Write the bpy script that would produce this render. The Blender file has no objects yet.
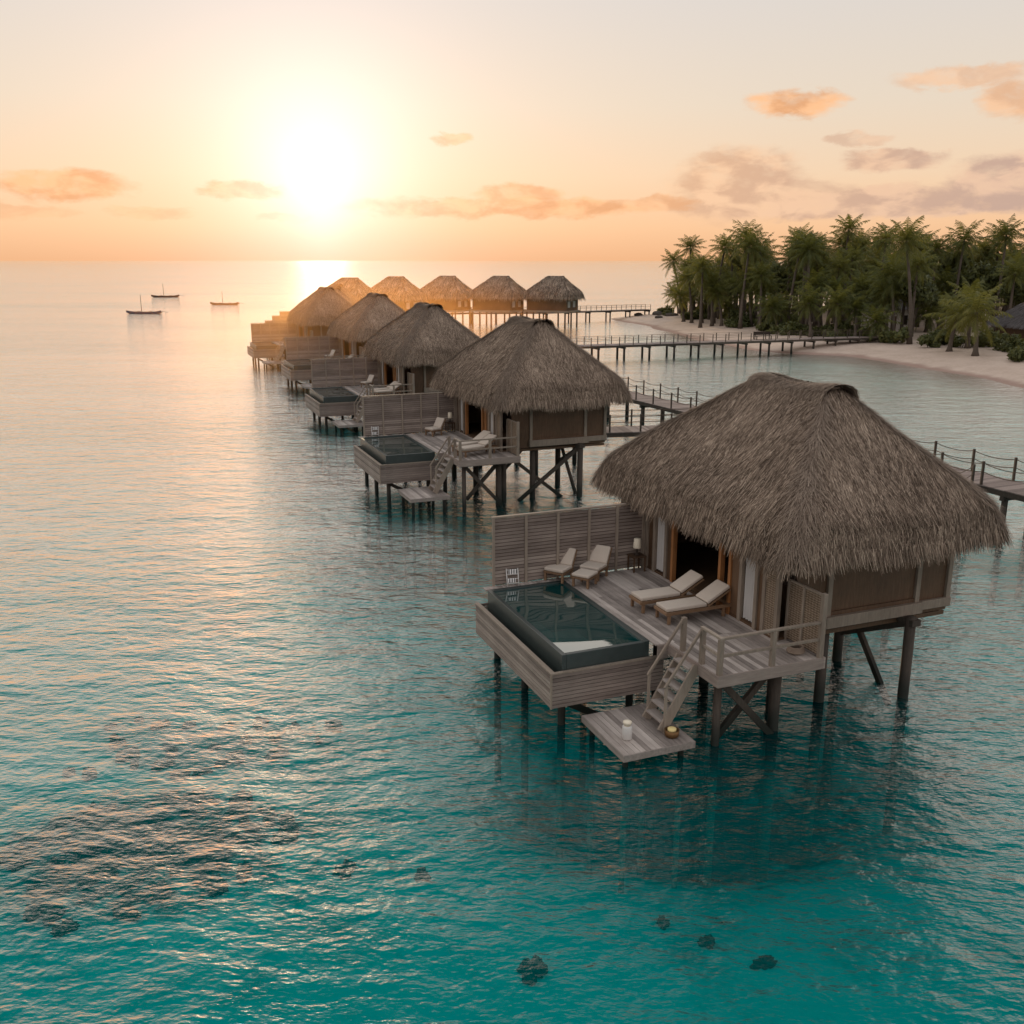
import bpy, math, random
import numpy as np
from mathutils import Vector, Matrix

random.seed(7)
rng = np.random.default_rng(11)
R = math.radians
scene = bpy.context.scene
C = scene.collection

# ------------------------------------------------------------------ node helpers
class NT:
    def __init__(s, nt):
        s.nt = nt
        nt.nodes.clear()
    def n(s, typ, ins=None, **attrs):
        nd = s.nt.nodes.new(typ)
        for k, v in attrs.items():
            setattr(nd, k, v)
        for k, v in (ins or {}).items():
            sock = nd.inputs[k]
            if isinstance(v, bpy.types.NodeSocket):
                s.nt.links.new(v, sock)
            elif isinstance(v, bpy.types.Node):
                s.nt.links.new(v.outputs[0], sock)
            else:
                sock.default_value = v
        return nd
    def math(s, op, a, b=None, c=None, clamp=False):
        ins = {0: a}
        if b is not None: ins[1] = b
        if c is not None: ins[2] = c
        nd = s.n('ShaderNodeMath', ins, operation=op)
        nd.use_clamp = clamp
        return nd.outputs[0]
    def vmath(s, op, a, b=None, out=0, **kw):
        ins = {0: a}
        if b is not None: ins[1] = b
        ins.update(kw)
        return s.n('ShaderNodeVectorMath', ins, operation=op).outputs[out]
    def ramp(s, fac, stops, interp='LINEAR'):
        nd = s.n('ShaderNodeValToRGB', {0: fac})
        cr = nd.color_ramp
        cr.interpolation = interp
        while len(cr.elements) < len(stops):
            cr.elements.new(0.5)
        for e, (p, col) in zip(cr.elements, stops):
            e.position = p
            e.color = (*col, 1) if len(col) == 3 else col
        return nd.outputs[0]
    def mix(s, fac, a, b, blend='MIX'):
        nd = s.n('ShaderNodeMix', {}, data_type='RGBA', blend_type=blend)
        for i, v in ((0, fac), (6, a), (7, b)):
            if isinstance(v, bpy.types.NodeSocket):
                s.nt.links.new(v, nd.inputs[i])
            else:
                nd.inputs[i].default_value = (*v, 1) if isinstance(v, tuple) and len(v) == 3 else v
        return nd.outputs[2]
    def noise(s, vec, scale, detail=4, rough=0.55, dist=0.0, out=0):
        ins = {'Scale': scale, 'Detail': detail, 'Roughness': rough, 'Distortion': dist}
        if vec is not None: ins['Vector'] = vec
        return s.n('ShaderNodeTexNoise', ins).outputs[out]
    def mapr(s, v, a, b, c, d, smooth=False):
        nd = s.n('ShaderNodeMapRange', {0: v, 1: a, 2: b, 3: c, 4: d})
        if smooth: nd.interpolation_type = 'SMOOTHSTEP'
        return nd.outputs[0]

def new_mat(name):
    m = bpy.data.materials.new(name)
    m.use_nodes = True
    return m, NT(m.node_tree)

def surf(t, col, rough=0.8, bump=None, bstr=0.3, bdist=0.01, spec=0.3, metallic=0.0, transl=None):
    ins = {'Base Color': col if isinstance(col, bpy.types.NodeSocket) else (*col, 1), 'Roughness': rough,
           'Specular IOR Level': spec, 'Metallic': metallic}
    if bump is not None:
        ins['Normal'] = t.n('ShaderNodeBump', {'Height': bump, 'Strength': bstr, 'Distance': bdist}).outputs[0]
    b = t.n('ShaderNodeBsdfPrincipled', ins).outputs[0]
    if transl:
        tr = t.n('ShaderNodeBsdfTranslucent', {'Color': transl[0] if isinstance(transl[0], bpy.types.NodeSocket) else (*transl[0], 1)}).outputs[0]
        b = t.n('ShaderNodeMixShader', {0: transl[1], 1: b, 2: tr}).outputs[0]
    t.n('ShaderNodeOutputMaterial', {0: b})

def wood_mat(name, dark, mid, light, scale=(6, 6, 6), rough=0.75, wet=False, green=False):
    """Weathered timber: board-to-board variation, grain noise, stains."""
    m, t = new_mat(name)
    isl = t.n('ShaderNodeNewGeometry').outputs['Random Per Island']
    tc = t.n('ShaderNodeTexCoord').outputs['Object']
    g = t.noise(t.n('ShaderNodeMapping', {0: tc, 3: scale}).outputs[0], 3.0, 6, 0.65)
    st = t.noise(tc, 0.9, 5, 0.6)
    f = t.math('ADD', t.math('MULTIPLY', isl, 0.45), t.math('MULTIPLY', g, 0.55))
    f = t.math('ADD', f, t.math('MULTIPLY', t.math('SUBTRACT', st, 0.5), 0.5))
    col = t.ramp(f, [(0.18, dark), (0.5, mid), (0.85, light)])
    if wet:
        pos = t.n('ShaderNodeNewGeometry').outputs['Position']
        z = t.n('ShaderNodeSeparateXYZ', {0: pos}).outputs[2]
        z = t.math('ADD', z, t.math('MULTIPLY', st, 0.5))
        k = t.mapr(z, 0.45, 1.15, 1.0, 0.0, True)
        col = t.mix(k, col, (0.010, 0.013, 0.009))
        # below the tide line the pale veil of deep water is painted onto the piles
        col = t.mix(t.mapr(t.math('ADD', z, t.math('MULTIPLY', st, 0.4)), -0.75, 0.05, 1.0, 0.0, True), col, (0.20, 0.215, 0.18))
    surf(t, col, rough, g, 0.5, 0.01)
    return m

def plain(name, col, rough=0.7, var=0.15, scale=5.0, metallic=0.0, spec=0.3, bump=0.2):
    m, t = new_mat(name)
    tc = t.n('ShaderNodeTexCoord').outputs['Object']
    n = t.noise(tc, scale, 5, 0.6)
    c = t.mix(n, tuple(v * (1 - var) for v in col), tuple(min(1, v * (1 + var)) for v in col))
    surf(t, c, rough, t.noise(tc, scale * 9, 3), bump, 0.004, spec, metallic)
    return m

M = {}
M['deck'] = wood_mat('weathered_deck', (0.12, 0.10, 0.087), (0.30, 0.255, 0.225), (0.52, 0.455, 0.405), (5, 0.5, 5))
M['slat'] = wood_mat('weathered_slats', (0.13, 0.10, 0.085), (0.255, 0.205, 0.175), (0.40, 0.335, 0.285), (0.6, 0.6, 7))
M['frame'] = wood_mat('pale_timber', (0.14, 0.11, 0.085), (0.26, 0.21, 0.165), (0.38, 0.32, 0.26), (6, 6, 0.8))
M['pile'] = wood_mat('wet_pile', (0.022, 0.018, 0.014), (0.052, 0.041, 0.032), (0.10, 0.078, 0.06), (6, 6, 0.7), wet=True)
M['brown'] = wood_mat('brown_panel', (0.035, 0.02, 0.012), (0.085, 0.048, 0.026), (0.15, 0.088, 0.05), (7, 7, 0.7), 0.6)
M['teak'] = wood_mat('teak', (0.11, 0.06, 0.032), (0.20, 0.12, 0.068), (0.30, 0.19, 0.115), (1, 6, 6), 0.55)
M['orange'] = wood_mat('orange_lit_timber', (0.20, 0.085, 0.03), (0.36, 0.16, 0.06), (0.5, 0.25, 0.10), (7, 7, 0.8), 0.5)  # orange light on the door posts is put into this timber colour
M['jetty'] = wood_mat('jetty_boards', (0.11, 0.085, 0.075), (0.22, 0.175, 0.155), (0.34, 0.28, 0.25), (5, 5, 5))
M['cushion'] = plain('linen', (0.50, 0.43, 0.36), 0.95, 0.08, 6)
M['curtain'] = plain('curtain', (0.46, 0.44, 0.42), 0.95, 0.1, 3)
M['white'] = plain('white_enamel', (0.58, 0.56, 0.53), 0.4, 0.06, 6, spec=0.5)
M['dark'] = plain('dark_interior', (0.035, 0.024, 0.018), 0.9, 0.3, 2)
M['tile'] = plain('dark_pool_tile', (0.030, 0.042, 0.040), 0.35, 0.35, 4, spec=0.5)
M['pool_floor'] = plain('teal_pool_tile', (0.10, 0.26, 0.25), 0.4, 0.25, 3)
M['rope'] = plain('rope', (0.10, 0.075, 0.055), 0.95, 0.3, 12)
M['brass'] = plain('brass', (0.17, 0.095, 0.04), 0.45, 0.2, 9, metallic=0.6)
M['wax'] = plain('cream_wax', (0.78, 0.62, 0.28), 0.6, 0.1, 6)
M['shade'] = plain('cream_shade', (0.74, 0.66, 0.52), 0.9, 0.06, 6)
M['rock'] = plain('shore_rock', (0.085, 0.07, 0.058), 0.9, 0.5, 1.5, bump=0.7)
M['boat'] = plain('boat_hull', (0.025, 0.02, 0.02), 0.6, 0.4, 1.5)
M['boat_blue'] = plain('boat_hull_blue', (0.05, 0.06, 0.10), 0.55, 0.3, 1.5)
M['housewall'] = plain('pale_render', (0.55, 0.50, 0.46), 0.9, 0.12, 1.2)

def woven():
    m, t = new_mat('woven_bamboo')
    tc = t.n('ShaderNodeTexCoord').outputs['Object']
    w1 = t.n('ShaderNodeTexWave', {'Vector': tc, 'Scale': 5.5, 'Distortion': 3.0, 'Detail': 3.0, 'Detail Scale': 3.0}, bands_direction='Z').outputs[1]
    w2 = t.n('ShaderNodeTexWave', {'Vector': tc, 'Scale': 3.0, 'Distortion': 2.0, 'Detail': 2.0}, bands_direction='Y').outputs[1]
    f = t.math('ADD', t.math('MULTIPLY', w1, 0.7), t.math('MULTIPLY', w2, 0.3))
    f = t.math('ADD', t.math('MULTIPLY', f, 0.7), t.math('MULTIPLY', t.noise(tc, 3, 5), 0.3))
    col = t.ramp(f, [(0.2, (0.105, 0.075, 0.05)), (0.55, (0.215, 0.16, 0.112)), (0.85, (0.31, 0.24, 0.175))])
    surf(t, col, 0.85, f, 0.8, 0.02)
    return m
M['woven'] = woven()

def thatch(name, dark, mid, light, spread=1.0):
    m, t = new_mat(name)
    isl = t.n('ShaderNodeNewGeometry').outputs['Random Per Island']
    tc = t.n('ShaderNodeTexCoord').outputs['Object']
    big = t.noise(tc, 0.55, 5, 0.6)
    f = t.math('ADD', t.math('MULTIPLY', isl, 0.70), t.math('MULTIPLY', t.math('SUBTRACT', big, 0.15), 0.55))
    f = t.math('ADD', f, t.math('MULTIPLY', t.math('SUBTRACT', t.n('ShaderNodeObjectInfo').outputs['Random'], 0.5), 0.14))
    col = t.ramp(f, [(0.12, dark), (0.5, mid), (0.88, light), (1.0, tuple(min(1, c * 1.35) for c in light))])
    surf(t, col, 0.9, None, spec=0.15, transl=(col, 0.15))
    return m
M['thatch'] = thatch('thatch_straw', (0.060, 0.042, 0.031), (0.24, 0.178, 0.132), (0.57, 0.45, 0.345))
M['thatch_pale'] = thatch('thatch_pale_straw', (0.12, 0.09, 0.068), (0.25, 0.19, 0.145), (0.40, 0.32, 0.25))
M['thatch_base'] = plain('thatch_under', (0.070, 0.048, 0.034), 0.95, 0.4, 3)
M['thatch_grey'] = thatch('thatch_grey', (0.06, 0.055, 0.055), (0.11, 0.10, 0.10), (0.17, 0.155, 0.15))

def leaf_mat(name, dark, mid, light, tl=0.5):
    m, t = new_mat(name)
    isl = t.n('ShaderNodeNewGeometry').outputs['Random Per Island']
    oi = t.n('ShaderNodeObjectInfo').outputs['Random']
    tc = t.n('ShaderNodeTexCoord').outputs['Object']
    f = t.math('ADD', t.math('MULTIPLY', isl, 0.45), t.math('MULTIPLY', oi, 0.3))
    f = t.math('ADD', f, t.math('MULTIPLY', t.noise(tc, 0.5, 3), 0.3))
    col = t.ramp(f, [(0.15, dark), (0.5, mid), (0.9, light)])
    surf(t, col, 0.55, None, spec=0.35, transl=(t.mix(0.5, col, (0.26, 0.22, 0.03)), tl))
    return m
M['palm'] = leaf_mat('palm_leaf', (0.032, 0.048, 0.013), (0.088, 0.112, 0.029), (0.20, 0.20, 0.058))
M['palm_young'] = leaf_mat('young_palm_leaf', (0.055, 0.068, 0.016), (0.115, 0.128, 0.030), (0.21, 0.20, 0.055))
M['leaf'] = leaf_mat('broad_leaf', (0.030, 0.042, 0.013), (0.075, 0.09, 0.027), (0.15, 0.155, 0.048), 0.25)
M['trunk'] = wood_mat('palm_trunk', (0.04, 0.031, 0.023), (0.09, 0.07, 0.053), (0.16, 0.13, 0.105), (1, 1, 6))
M['coral'] = plain('coral_rock', (0.085, 0.078, 0.058), 0.95, 0.6, 1.6, bump=0.8)

# ------------------------------------------------------------------ mesh builder
class MB:
    def __init__(s):
        s.v, s.f = [], []
    def add(s, vs, fs):
        o = len(s.v)
        s.v += [tuple(p) for p in vs]
        s.f += [tuple(i + o for i in f) for f in fs]
        return s
    def box(s, x0, x1, y0, y1, z0, z1):
        vs = [(x, y, z) for z in (z0, z1) for x, y in ((x0, y0), (x1, y0), (x1, y1), (x0, y1))]
        return s.add(vs, [(3, 2, 1, 0), (4, 5, 6, 7), (0, 1, 5, 4), (1, 2, 6, 5), (2, 3, 7, 6), (3, 0, 4, 7)])
    def beam(s, p, q, w, h, up=(0, 0, 1)):
        p, q = Vector(p), Vector(q)
        d = (q - p).normalized()
        u = Vector(up)
        if abs(d.dot(u)) > 0.98: u = Vector((1, 0, 0))
        a = d.cross(u).normalized(); b = a.cross(d).normalized()
        vs = []
        for c in (p, q):
            for i, j in ((-1, -1), (1, -1), (1, 1), (-1, 1)):
                vs.append(c + a * (i * w / 2) + b * (j * h / 2))
        return s.add(vs, [(0, 1, 2, 3), (7, 6, 5, 4), (0, 4, 5, 1), (1, 5, 6, 2), (2, 6, 7, 3), (3, 7, 4, 0)])
    def tube(s, pts, r, n=8, cap=True):
        pts = [Vector(p) for p in pts]
        rs = r if isinstance(r, (list, tuple)) else [r] * len(pts)
        vs, fs = [], []
        for i, p in enumerate(pts):
            d = (pts[min(i + 1, len(pts) - 1)] - pts[max(i - 1, 0)]).normalized()
            u = Vector((0, 0, 1)) if abs(d.z) < 0.95 else Vector((1, 0, 0))
            a = d.cross(u).normalized(); b = a.cross(d).normalized()
            for k in range(n):
                t = 2 * math.pi * k / n
                vs.append(p + (a * math.cos(t) + b * math.sin(t)) * rs[i])
        for i in range(len(pts) - 1):
            for k in range(n):
                k2 = (k + 1) % n
                fs.append((i * n + k, (i + 1) * n + k, (i + 1) * n + k2, i * n + k2))
        if cap:
            fs.append(tuple(range(n)))
            fs.append(tuple(range(len(pts) * n - 1, (len(pts) - 1) * n - 1, -1)))
        return s.add(vs, fs)
    def lathe(s, prof, cx=0, cy=0, n=20):
        vs, fs = [], []
        for r, z in prof:
            for k in range(n):
                t = 2 * math.pi * k / n
                vs.append((cx + r * math.cos(t), cy + r * math.sin(t), z))
        for i in range(len(prof) - 1):
            for k in range(n):
                k2 = (k + 1) % n
                fs.append((i * n + k, i * n + k2, (i + 1) * n + k2, (i + 1) * n + k))
        fs.append(tuple(range(n - 1, -1, -1)))
        fs.append(tuple(range((len(prof) - 1) * n, len(prof) * n)))
        return s.add(vs, fs)
    def build(s, name, mat, parent=None, bevel=0.0, smooth=False, loc=None):
        me = bpy.data.meshes.new(name)
        me.from_pydata(s.v, [], s.f)
        return link_mesh(name, me, mat, parent, bevel, smooth, loc)

def link_mesh(name, me, mat, parent=None, bevel=0.0, smooth=False, loc=None):
    me.materials.append(M[mat] if isinstance(mat, str) else mat)
    if smooth:
        me.polygons.foreach_set('use_smooth', [True] * len(me.polygons))
    me.update()
    o = bpy.data.objects.new(name, me)
    C.objects.link(o)
    if parent is not None: o.parent = parent
    if loc is not None: o.location = loc
    if bevel:
        b = o.modifiers.new('bevel', 'BEVEL'); b.width = bevel; b.segments = 2; b.limit_method = 'ANGLE'
    return o

def np_mesh(name, verts, quads):
    """Fast mesh from numpy arrays: verts (n,3), quads (m,k)."""
    me = bpy.data.meshes.new(name)
    k = quads.shape[1]
    me.vertices.add(len(verts)); me.vertices.foreach_set('co', verts.astype(np.float32).ravel())
    me.loops.add(quads.size); me.loops.foreach_set('vertex_index', quads.astype(np.int32).ravel())
    me.polygons.add(len(quads))
    me.polygons.foreach_set('loop_start', np.arange(0, quads.size, k, dtype=np.int32))
    me.update(calc_edges=True)
    return me

def tag(o, label=None, cat=None, group=None, kind=None):
    if label: o['label'] = label
    if cat: o['category'] = cat
    if group: o['group'] = group
    if kind: o['kind'] = kind
    return o

def thing(name, label, cat, loc=(0, 0, 0), rz=0.0, group=None):
    o = bpy.data.objects.new(name, None)
    C.objects.link(o)
    o.location = loc; o.rotation_euler = (0, 0, rz); o.empty_display_size = 0.3
    return tag(o, label, cat, group)

KIDS = {}
def dup(root, loc=None, rz=None, label=None, group=None, scale=None, skip=()):
    r = root.copy(); C.objects.link(r)
    if loc is not None: r.location = loc
    if rz is not None: r.rotation_euler = (0, 0, rz)
    if scale is not None: r.scale = (scale,) * 3 if isinstance(scale, (int, float)) else scale
    if label: r['label'] = label
    if group: r['group'] = group
    for ch in list(root.children):
        if ch.name.split('.')[0] in skip: continue
        c = ch.copy(); C.objects.link(c); c.parent = r
        for g in list(ch.children):
            d = g.copy(); C.objects.link(d); d.parent = c
    return r

# ------------------------------------------------------------------ camera
cam = bpy.data.cameras.new('camera')
cam.sensor_width = 36.0; cam.lens = 968 / 1024 * 36.0
cam.clip_end = 40000.0; cam.clip_start = 0.1
co = bpy.data.objects.new('camera', cam); C.objects.link(co)
co.location = (0, 0, 11.0)
co.rotation_euler = (R(90) - math.atan(252 / 968), 0, 0)
scene.camera = co

# ------------------------------------------------------------------ sky and sun
SUN_AZ, SUN_EL = R(-10.7), R(4.6)
sd = Vector((math.sin(SUN_AZ) * math.cos(SUN_EL), math.cos(SUN_AZ) * math.cos(SUN_EL), math.sin(SUN_EL)))

def make_world():
    w = bpy.data.worlds.new('World'); scene.world = w; w.use_nodes = True
    t = NT(w.node_tree)
    d = t.n('ShaderNodeTexCoord').outputs['Generated']
    sep = t.n('ShaderNodeSeparateXYZ', {0: d})
    x, y, z = sep.outputs
    el = t.math('MULTIPLY', t.math('ARCSINE', z), 57.2958)
    az = t.math('MULTIPLY', t.math('ARCTAN2', x, y), 57.2958)
    f = t.math('DIVIDE', el, 60.0, clamp=True)
    base = t.ramp(f, [(0.0, (0.85, 0.46, 0.24)), (0.030, (0.92, 0.57, 0.33)), (0.075, (0.88, 0.65, 0.45)), (0.135, (0.79, 0.675, 0.55)),
                      (0.22, (0.71, 0.66, 0.62)), (0.30, (1.0, 0.88, 0.77)), (0.5, (1.0, 0.93, 0.87)), (0.75, (0.86, 0.84, 0.83)), (1.0, (0.70, 0.71, 0.74))])  # bright band above the view is added to lighten the water's reflections
    # the sky away from the sun is dimmer and cooler
    cosh = t.math('DIVIDE', t.math('ADD', t.math('MULTIPLY', x, math.sin(SUN_AZ)), t.math('MULTIPLY', y, math.cos(SUN_AZ))),
                  t.math('SQRT', t.math('ADD', t.math('ADD', t.math('MULTIPLY', x, x), t.math('MULTIPLY', y, y)), 1e-5)))
    away = t.mapr(cosh, 0.85, -0.6, 0.0, 1.0, True)
    back = t.ramp(f, [(0.0, (0.95, 0.80, 0.74)), (0.15, (0.90, 0.80, 0.77)), (0.5, (0.80, 0.78, 0.79)), (1.0, (0.70, 0.71, 0.75))])
    base = t.mix(away, base, back)
    # glow round the veiled sun
    cosang = t.vmath('DOT_PRODUCT', d, tuple(sd), out=1)
    ang = t.math('MULTIPLY', t.math('ARCCOSINE', t.math('MINIMUM', cosang, 1.0)), 57.2958)
    g1 = t.math('EXPONENT', t.math('MULTIPLY', t.math('POWER', t.math('DIVIDE', ang, 4.3), 1.3), -1.0))
    g2 = t.math('EXPONENT', t.math('DIVIDE', ang, -8.0))
    # paler pillar of light between the veiled sun and the horizon
    da = t.math('DIVIDE', t.math('SUBTRACT', az, math.degrees(SUN_AZ)), 1.5)
    de = t.math('DIVIDE', t.math('SUBTRACT', el, 2.6), 2.4)
    g3 = t.math('EXPONENT', t.math('MULTIPLY', t.math('ADD', t.math('MULTIPLY', da, da), t.math('MULTIPLY', de, de)), -1.0))
    g1 = t.math('ADD', t.math('MULTIPLY', g1, 0.66), t.math('MULTIPLY', g3, 0.14))
    # clouds in (azimuth, elevation) degrees
    uv = t.n('ShaderNodeCombineXYZ', {0: az, 1: el, 2: 0.0}).outputs[0]
    nv = t.noise(t.vmath('MULTIPLY', uv, (0.42, 1.05, 1.0)), 1.0, 8, 0.62, 0.2, out=1)
    nv = t.vmath('SUBTRACT', nv, (0.5, 0.5, 0.5))
    nv = t.vmath('MULTIPLY', nv, (3.2, 1.5, 0.0))
    duv = t.vmath('ADD', uv, nv)
    fine = t.noise(t.vmath('MULTIPLY', uv, (0.75, 1.5, 1.0)), 1.0, 5, 0.55)
    puff = t.noise(t.vmath('MULTIPLY', uv, (0.42, 0.85, 1.0)), 1.0, 5, 0.55, 0.3)
    def group(lst):
        acc = None
        for (a, e, sa, se, wgt) in lst:
            q = t.vmath('SUBTRACT', duv, (a, e, 0.0))
            q = t.vmath('MULTIPLY', q, (1 / sa, 1 / se, 0.0))
            l = t.vmath('LENGTH', q, out=1)
            k = t.mapr(l, 0.62, 1.12, min(1.0, wgt * 1.4), 0.0, True)
            acc = k if acc is None else t.math('MAXIMUM', acc, k)
        return t.math('MULTIPLY', acc, t.mapr(fine, 0.30, 0.55, 0.68, 1.0, True))
    warm = group(WARM); mauve = group(MAUVE)
    s = t.mix(1.0, base, t.mix(1.0, (0, 0, 0), (1.0, 0.72, 0.38), 'ADD'), 'ADD')
    halo = t.n('ShaderNodeCombineXYZ', {0: t.math('ADD', t.math('MULTIPLY', g1, 0.75), t.math('MULTIPLY', g2, 0.26)),
                                        1: t.math('ADD', t.math('MULTIPLY', g1, 0.70), t.math('MULTIPLY', g2, 0.20)),
                                        2: t.math('ADD', t.math('MULTIPLY', g1, 0.85), t.math('MULTIPLY', g2, 0.16))}).outputs[0]
    cl = t.mix(mauve, base, t.mix(t.mapr(az, 8.0, 26.0, 0.0, 1.0), t.mix(t.mapr(puff, 0.40, 0.60, 0.0, 1.0, True), (0.72, 0.45, 0.29), (0.92, 0.60, 0.38)), t.mix(t.mapr(puff, 0.40, 0.60, 0.0, 1.0, True), (0.58, 0.40, 0.32), (0.80, 0.54, 0.39))))
    cl = t.mix(warm, cl, t.mix(t.mapr(puff, 0.40, 0.62, 0.0, 1.0, True), (0.76, 0.385, 0.195), (0.97, 0.54, 0.29)))
    tot = t.mix(1.0, cl, halo, 'ADD')
    bg = t.n('ShaderNodeBackground', {0: tot, 1: 1.0}).outputs[0]
    sky = t.n('ShaderNodeTexSky', sky_type='NISHITA')
    sky.sun_disc = False; sky.sun_elevation = SUN_EL; sky.sun_rotation = SUN_AZ; sky.air_density = 1.5; sky.dust_density = 3.0
    bg2 = t.n('ShaderNodeBackground', {0: sky.outputs[0], 1: 0.006}).outputs[0]
    t.n('ShaderNodeOutputWorld', {0: t.n('ShaderNodeAddShader', {0: bg, 1: bg2}).outputs[0]})
    w.cycles.sampling_method = 'MANUAL'; w.cycles.sample_map_resolution = 1024

def azel(px, py):
    """photo direction as (azimuth, elevation) in degrees, used once to note where each cloud bank lies in the sky"""
    th = math.atan(252 / 968)
    X, Y, Z = px - 512, 968 * math.cos(th) - (py - 512) * math.sin(th), -968 * math.sin(th) - (py - 512) * math.cos(th)
    return math.degrees(math.atan2(X, Y)), math.degrees(math.atan2(Z, math.hypot(X, Y)))
def cloud(px, py, hw, hh, wgt):
    a, e = azel(px, py)
    return (a, e, hw * 0.0573, hh * 0.0573, wgt)
WARM = [cloud(64, 184, 66, 15, 0.85), cloud(240, 190, 44, 9, 0.75), cloud(150, 212, 40, 7, 0.4), cloud(25, 211, 46, 8, 0.35),
        cloud(453, 139, 20, 7, 0.55), cloud(505, 207, 175, 11, 0.75), cloud(520, 196, 48, 12, 0.6), cloud(796, 103, 46, 14, 0.75),
        cloud(965, 75, 60, 11, 0.4), cloud(1018, 98, 34, 20, 0.5), cloud(282, 216, 26, 5, 0.4), cloud(640, 204, 60, 8, 0.5)]
MAUVE = [cloud(738, 184, 66, 36, 0.8), cloud(860, 203, 225, 15, 0.9), cloud(895, 159, 52, 10, 0.7), cloud(858, 140, 26, 8, 0.5),
         cloud(1000, 182, 46, 24, 0.75), cloud(800, 196, 60, 16, 0.5), cloud(735, 170, 36, 22, 0.5)]
make_world()

sun = bpy.data.lights.new('sun', 'SUN')
sun.energy = 2.2; sun.angle = R(2.5); sun.color = (1.0, 0.66, 0.36)
so = bpy.data.objects.new('sun', sun); C.objects.link(so)
so.rotation_euler = (-sd).to_track_quat('-Z', 'Y').to_euler()
so.location = (0, 0, 60)

# ------------------------------------------------------------------ terrain, seabed, water
SHORE = np.array([(60, 50), (48, 66), (46.5, 78), (45.5, 86), (43.6, 98.7), (41.6, 109), (39.2, 115.5), (34.8, 117.5), (30.8, 121.5), (27.9, 131), (25.5, 149),
                  (22.8, 169), (19.6, 185), (18.6, 191), (22, 195), (29, 198), (45, 206), (75, 220), (140, 245), (300, 265), (420, 200), (420, 40), (140, 20)], float)
def shore_dist(x, y):
    """signed distance to the shoreline, positive on land"""
    P = np.stack([x, y], -1)
    A, B = SHORE, np.roll(SHORE, -1, 0)
    best = np.full(x.shape, 1e9); inside = np.zeros(x.shape, bool)
    for a, b in zip(A, B):
        e = b - a; w = P - a
        tt = np.clip((w @ e) / (e @ e), 0, 1)
        dd = np.linalg.norm(w - tt[..., None] * e, axis=-1)
        best = np.minimum(best, dd)
        cond = ((a[1] <= P[..., 1]) & (b[1] > P[..., 1])) | ((b[1] <= P[..., 1]) & (a[1] > P[..., 1]))
        xi = a[0] + (P[..., 1] - a[1]) / (b[1] - a[1] + 1e-12) * e[0]
        inside ^= cond & (P[..., 0] < xi)
    return np.where(inside, best, -best)
def wob(x, y):
    return (np.sin(x * 0.31 + y * 0.17) + np.sin(x * 0.13 - y * 0.29 + 1.3) + 0.5 * np.sin(x * 0.71 + y * 0.63 + 2.1)) / 2.5
def ground_z(x, y):
    x = np.asarray(x, float); y = np.asarray(y, float)
    d = shore_dist(x, y) + 0.9 * wob(x, y)
    land = 1.35 * (1 - np.exp(-np.maximum(d, 0) / 6.5)) + 0.10 * wob(x * 1.7, y * 1.7) * np.clip(d / 5, 0, 1)
    sea = -3.0 * (1 - np.exp(-np.maximum(-d, 0) / 13.0)) + 0.25 * wob(x * 0.9, y * 0.9) * np.clip(-d / 20, 0, 1)
    for cx, cy, rx, ry, dz in ((5.2, 24.8, 5.2, 3.4, 3.4), (-1.5, 46.5, 6, 6, 1.8), (-8.0, 67.5, 6, 6, 1.5)):      # dips added under the villas to make the water look shaded
        sea = sea - dz * np.exp(-(((x - cx) / rx) ** 2 + ((y - cy) / ry) ** 2))
    return np.where(d > 0, land, sea)
def gz(x, y): return float(ground_z(np.array([x]), np.array([y]))[0])

def grid_mesh(name, xs, ys, zf):
    X, Y = np.meshgrid(xs, ys)
    Z = zf(X, Y)
    n, m = len(xs), len(ys)
    idx = np.arange(n * m).reshape(m, n)
    q = np.stack([idx[:-1, :-1], idx[:-1, 1:], idx[1:, 1:], idx[1:, :-1]], -1).reshape(-1, 4)
    return np_mesh(name, np.stack([X, Y, Z], -1).reshape(-1, 3), q)
xs = np.concatenate([[-14000, -6000, -2500, -1000, -500, -250, -150], np.arange(-90, 130, 1.6), [140, 160, 200, 300, 450, 1000, 2500, 6000, 14000]])
ys = np.concatenate([[-3000, -600, -150, -60, -30], np.arange(-12, 230, 1.6), [240, 260, 300, 400, 600, 1200, 3000, 7000, 14000]])

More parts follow.
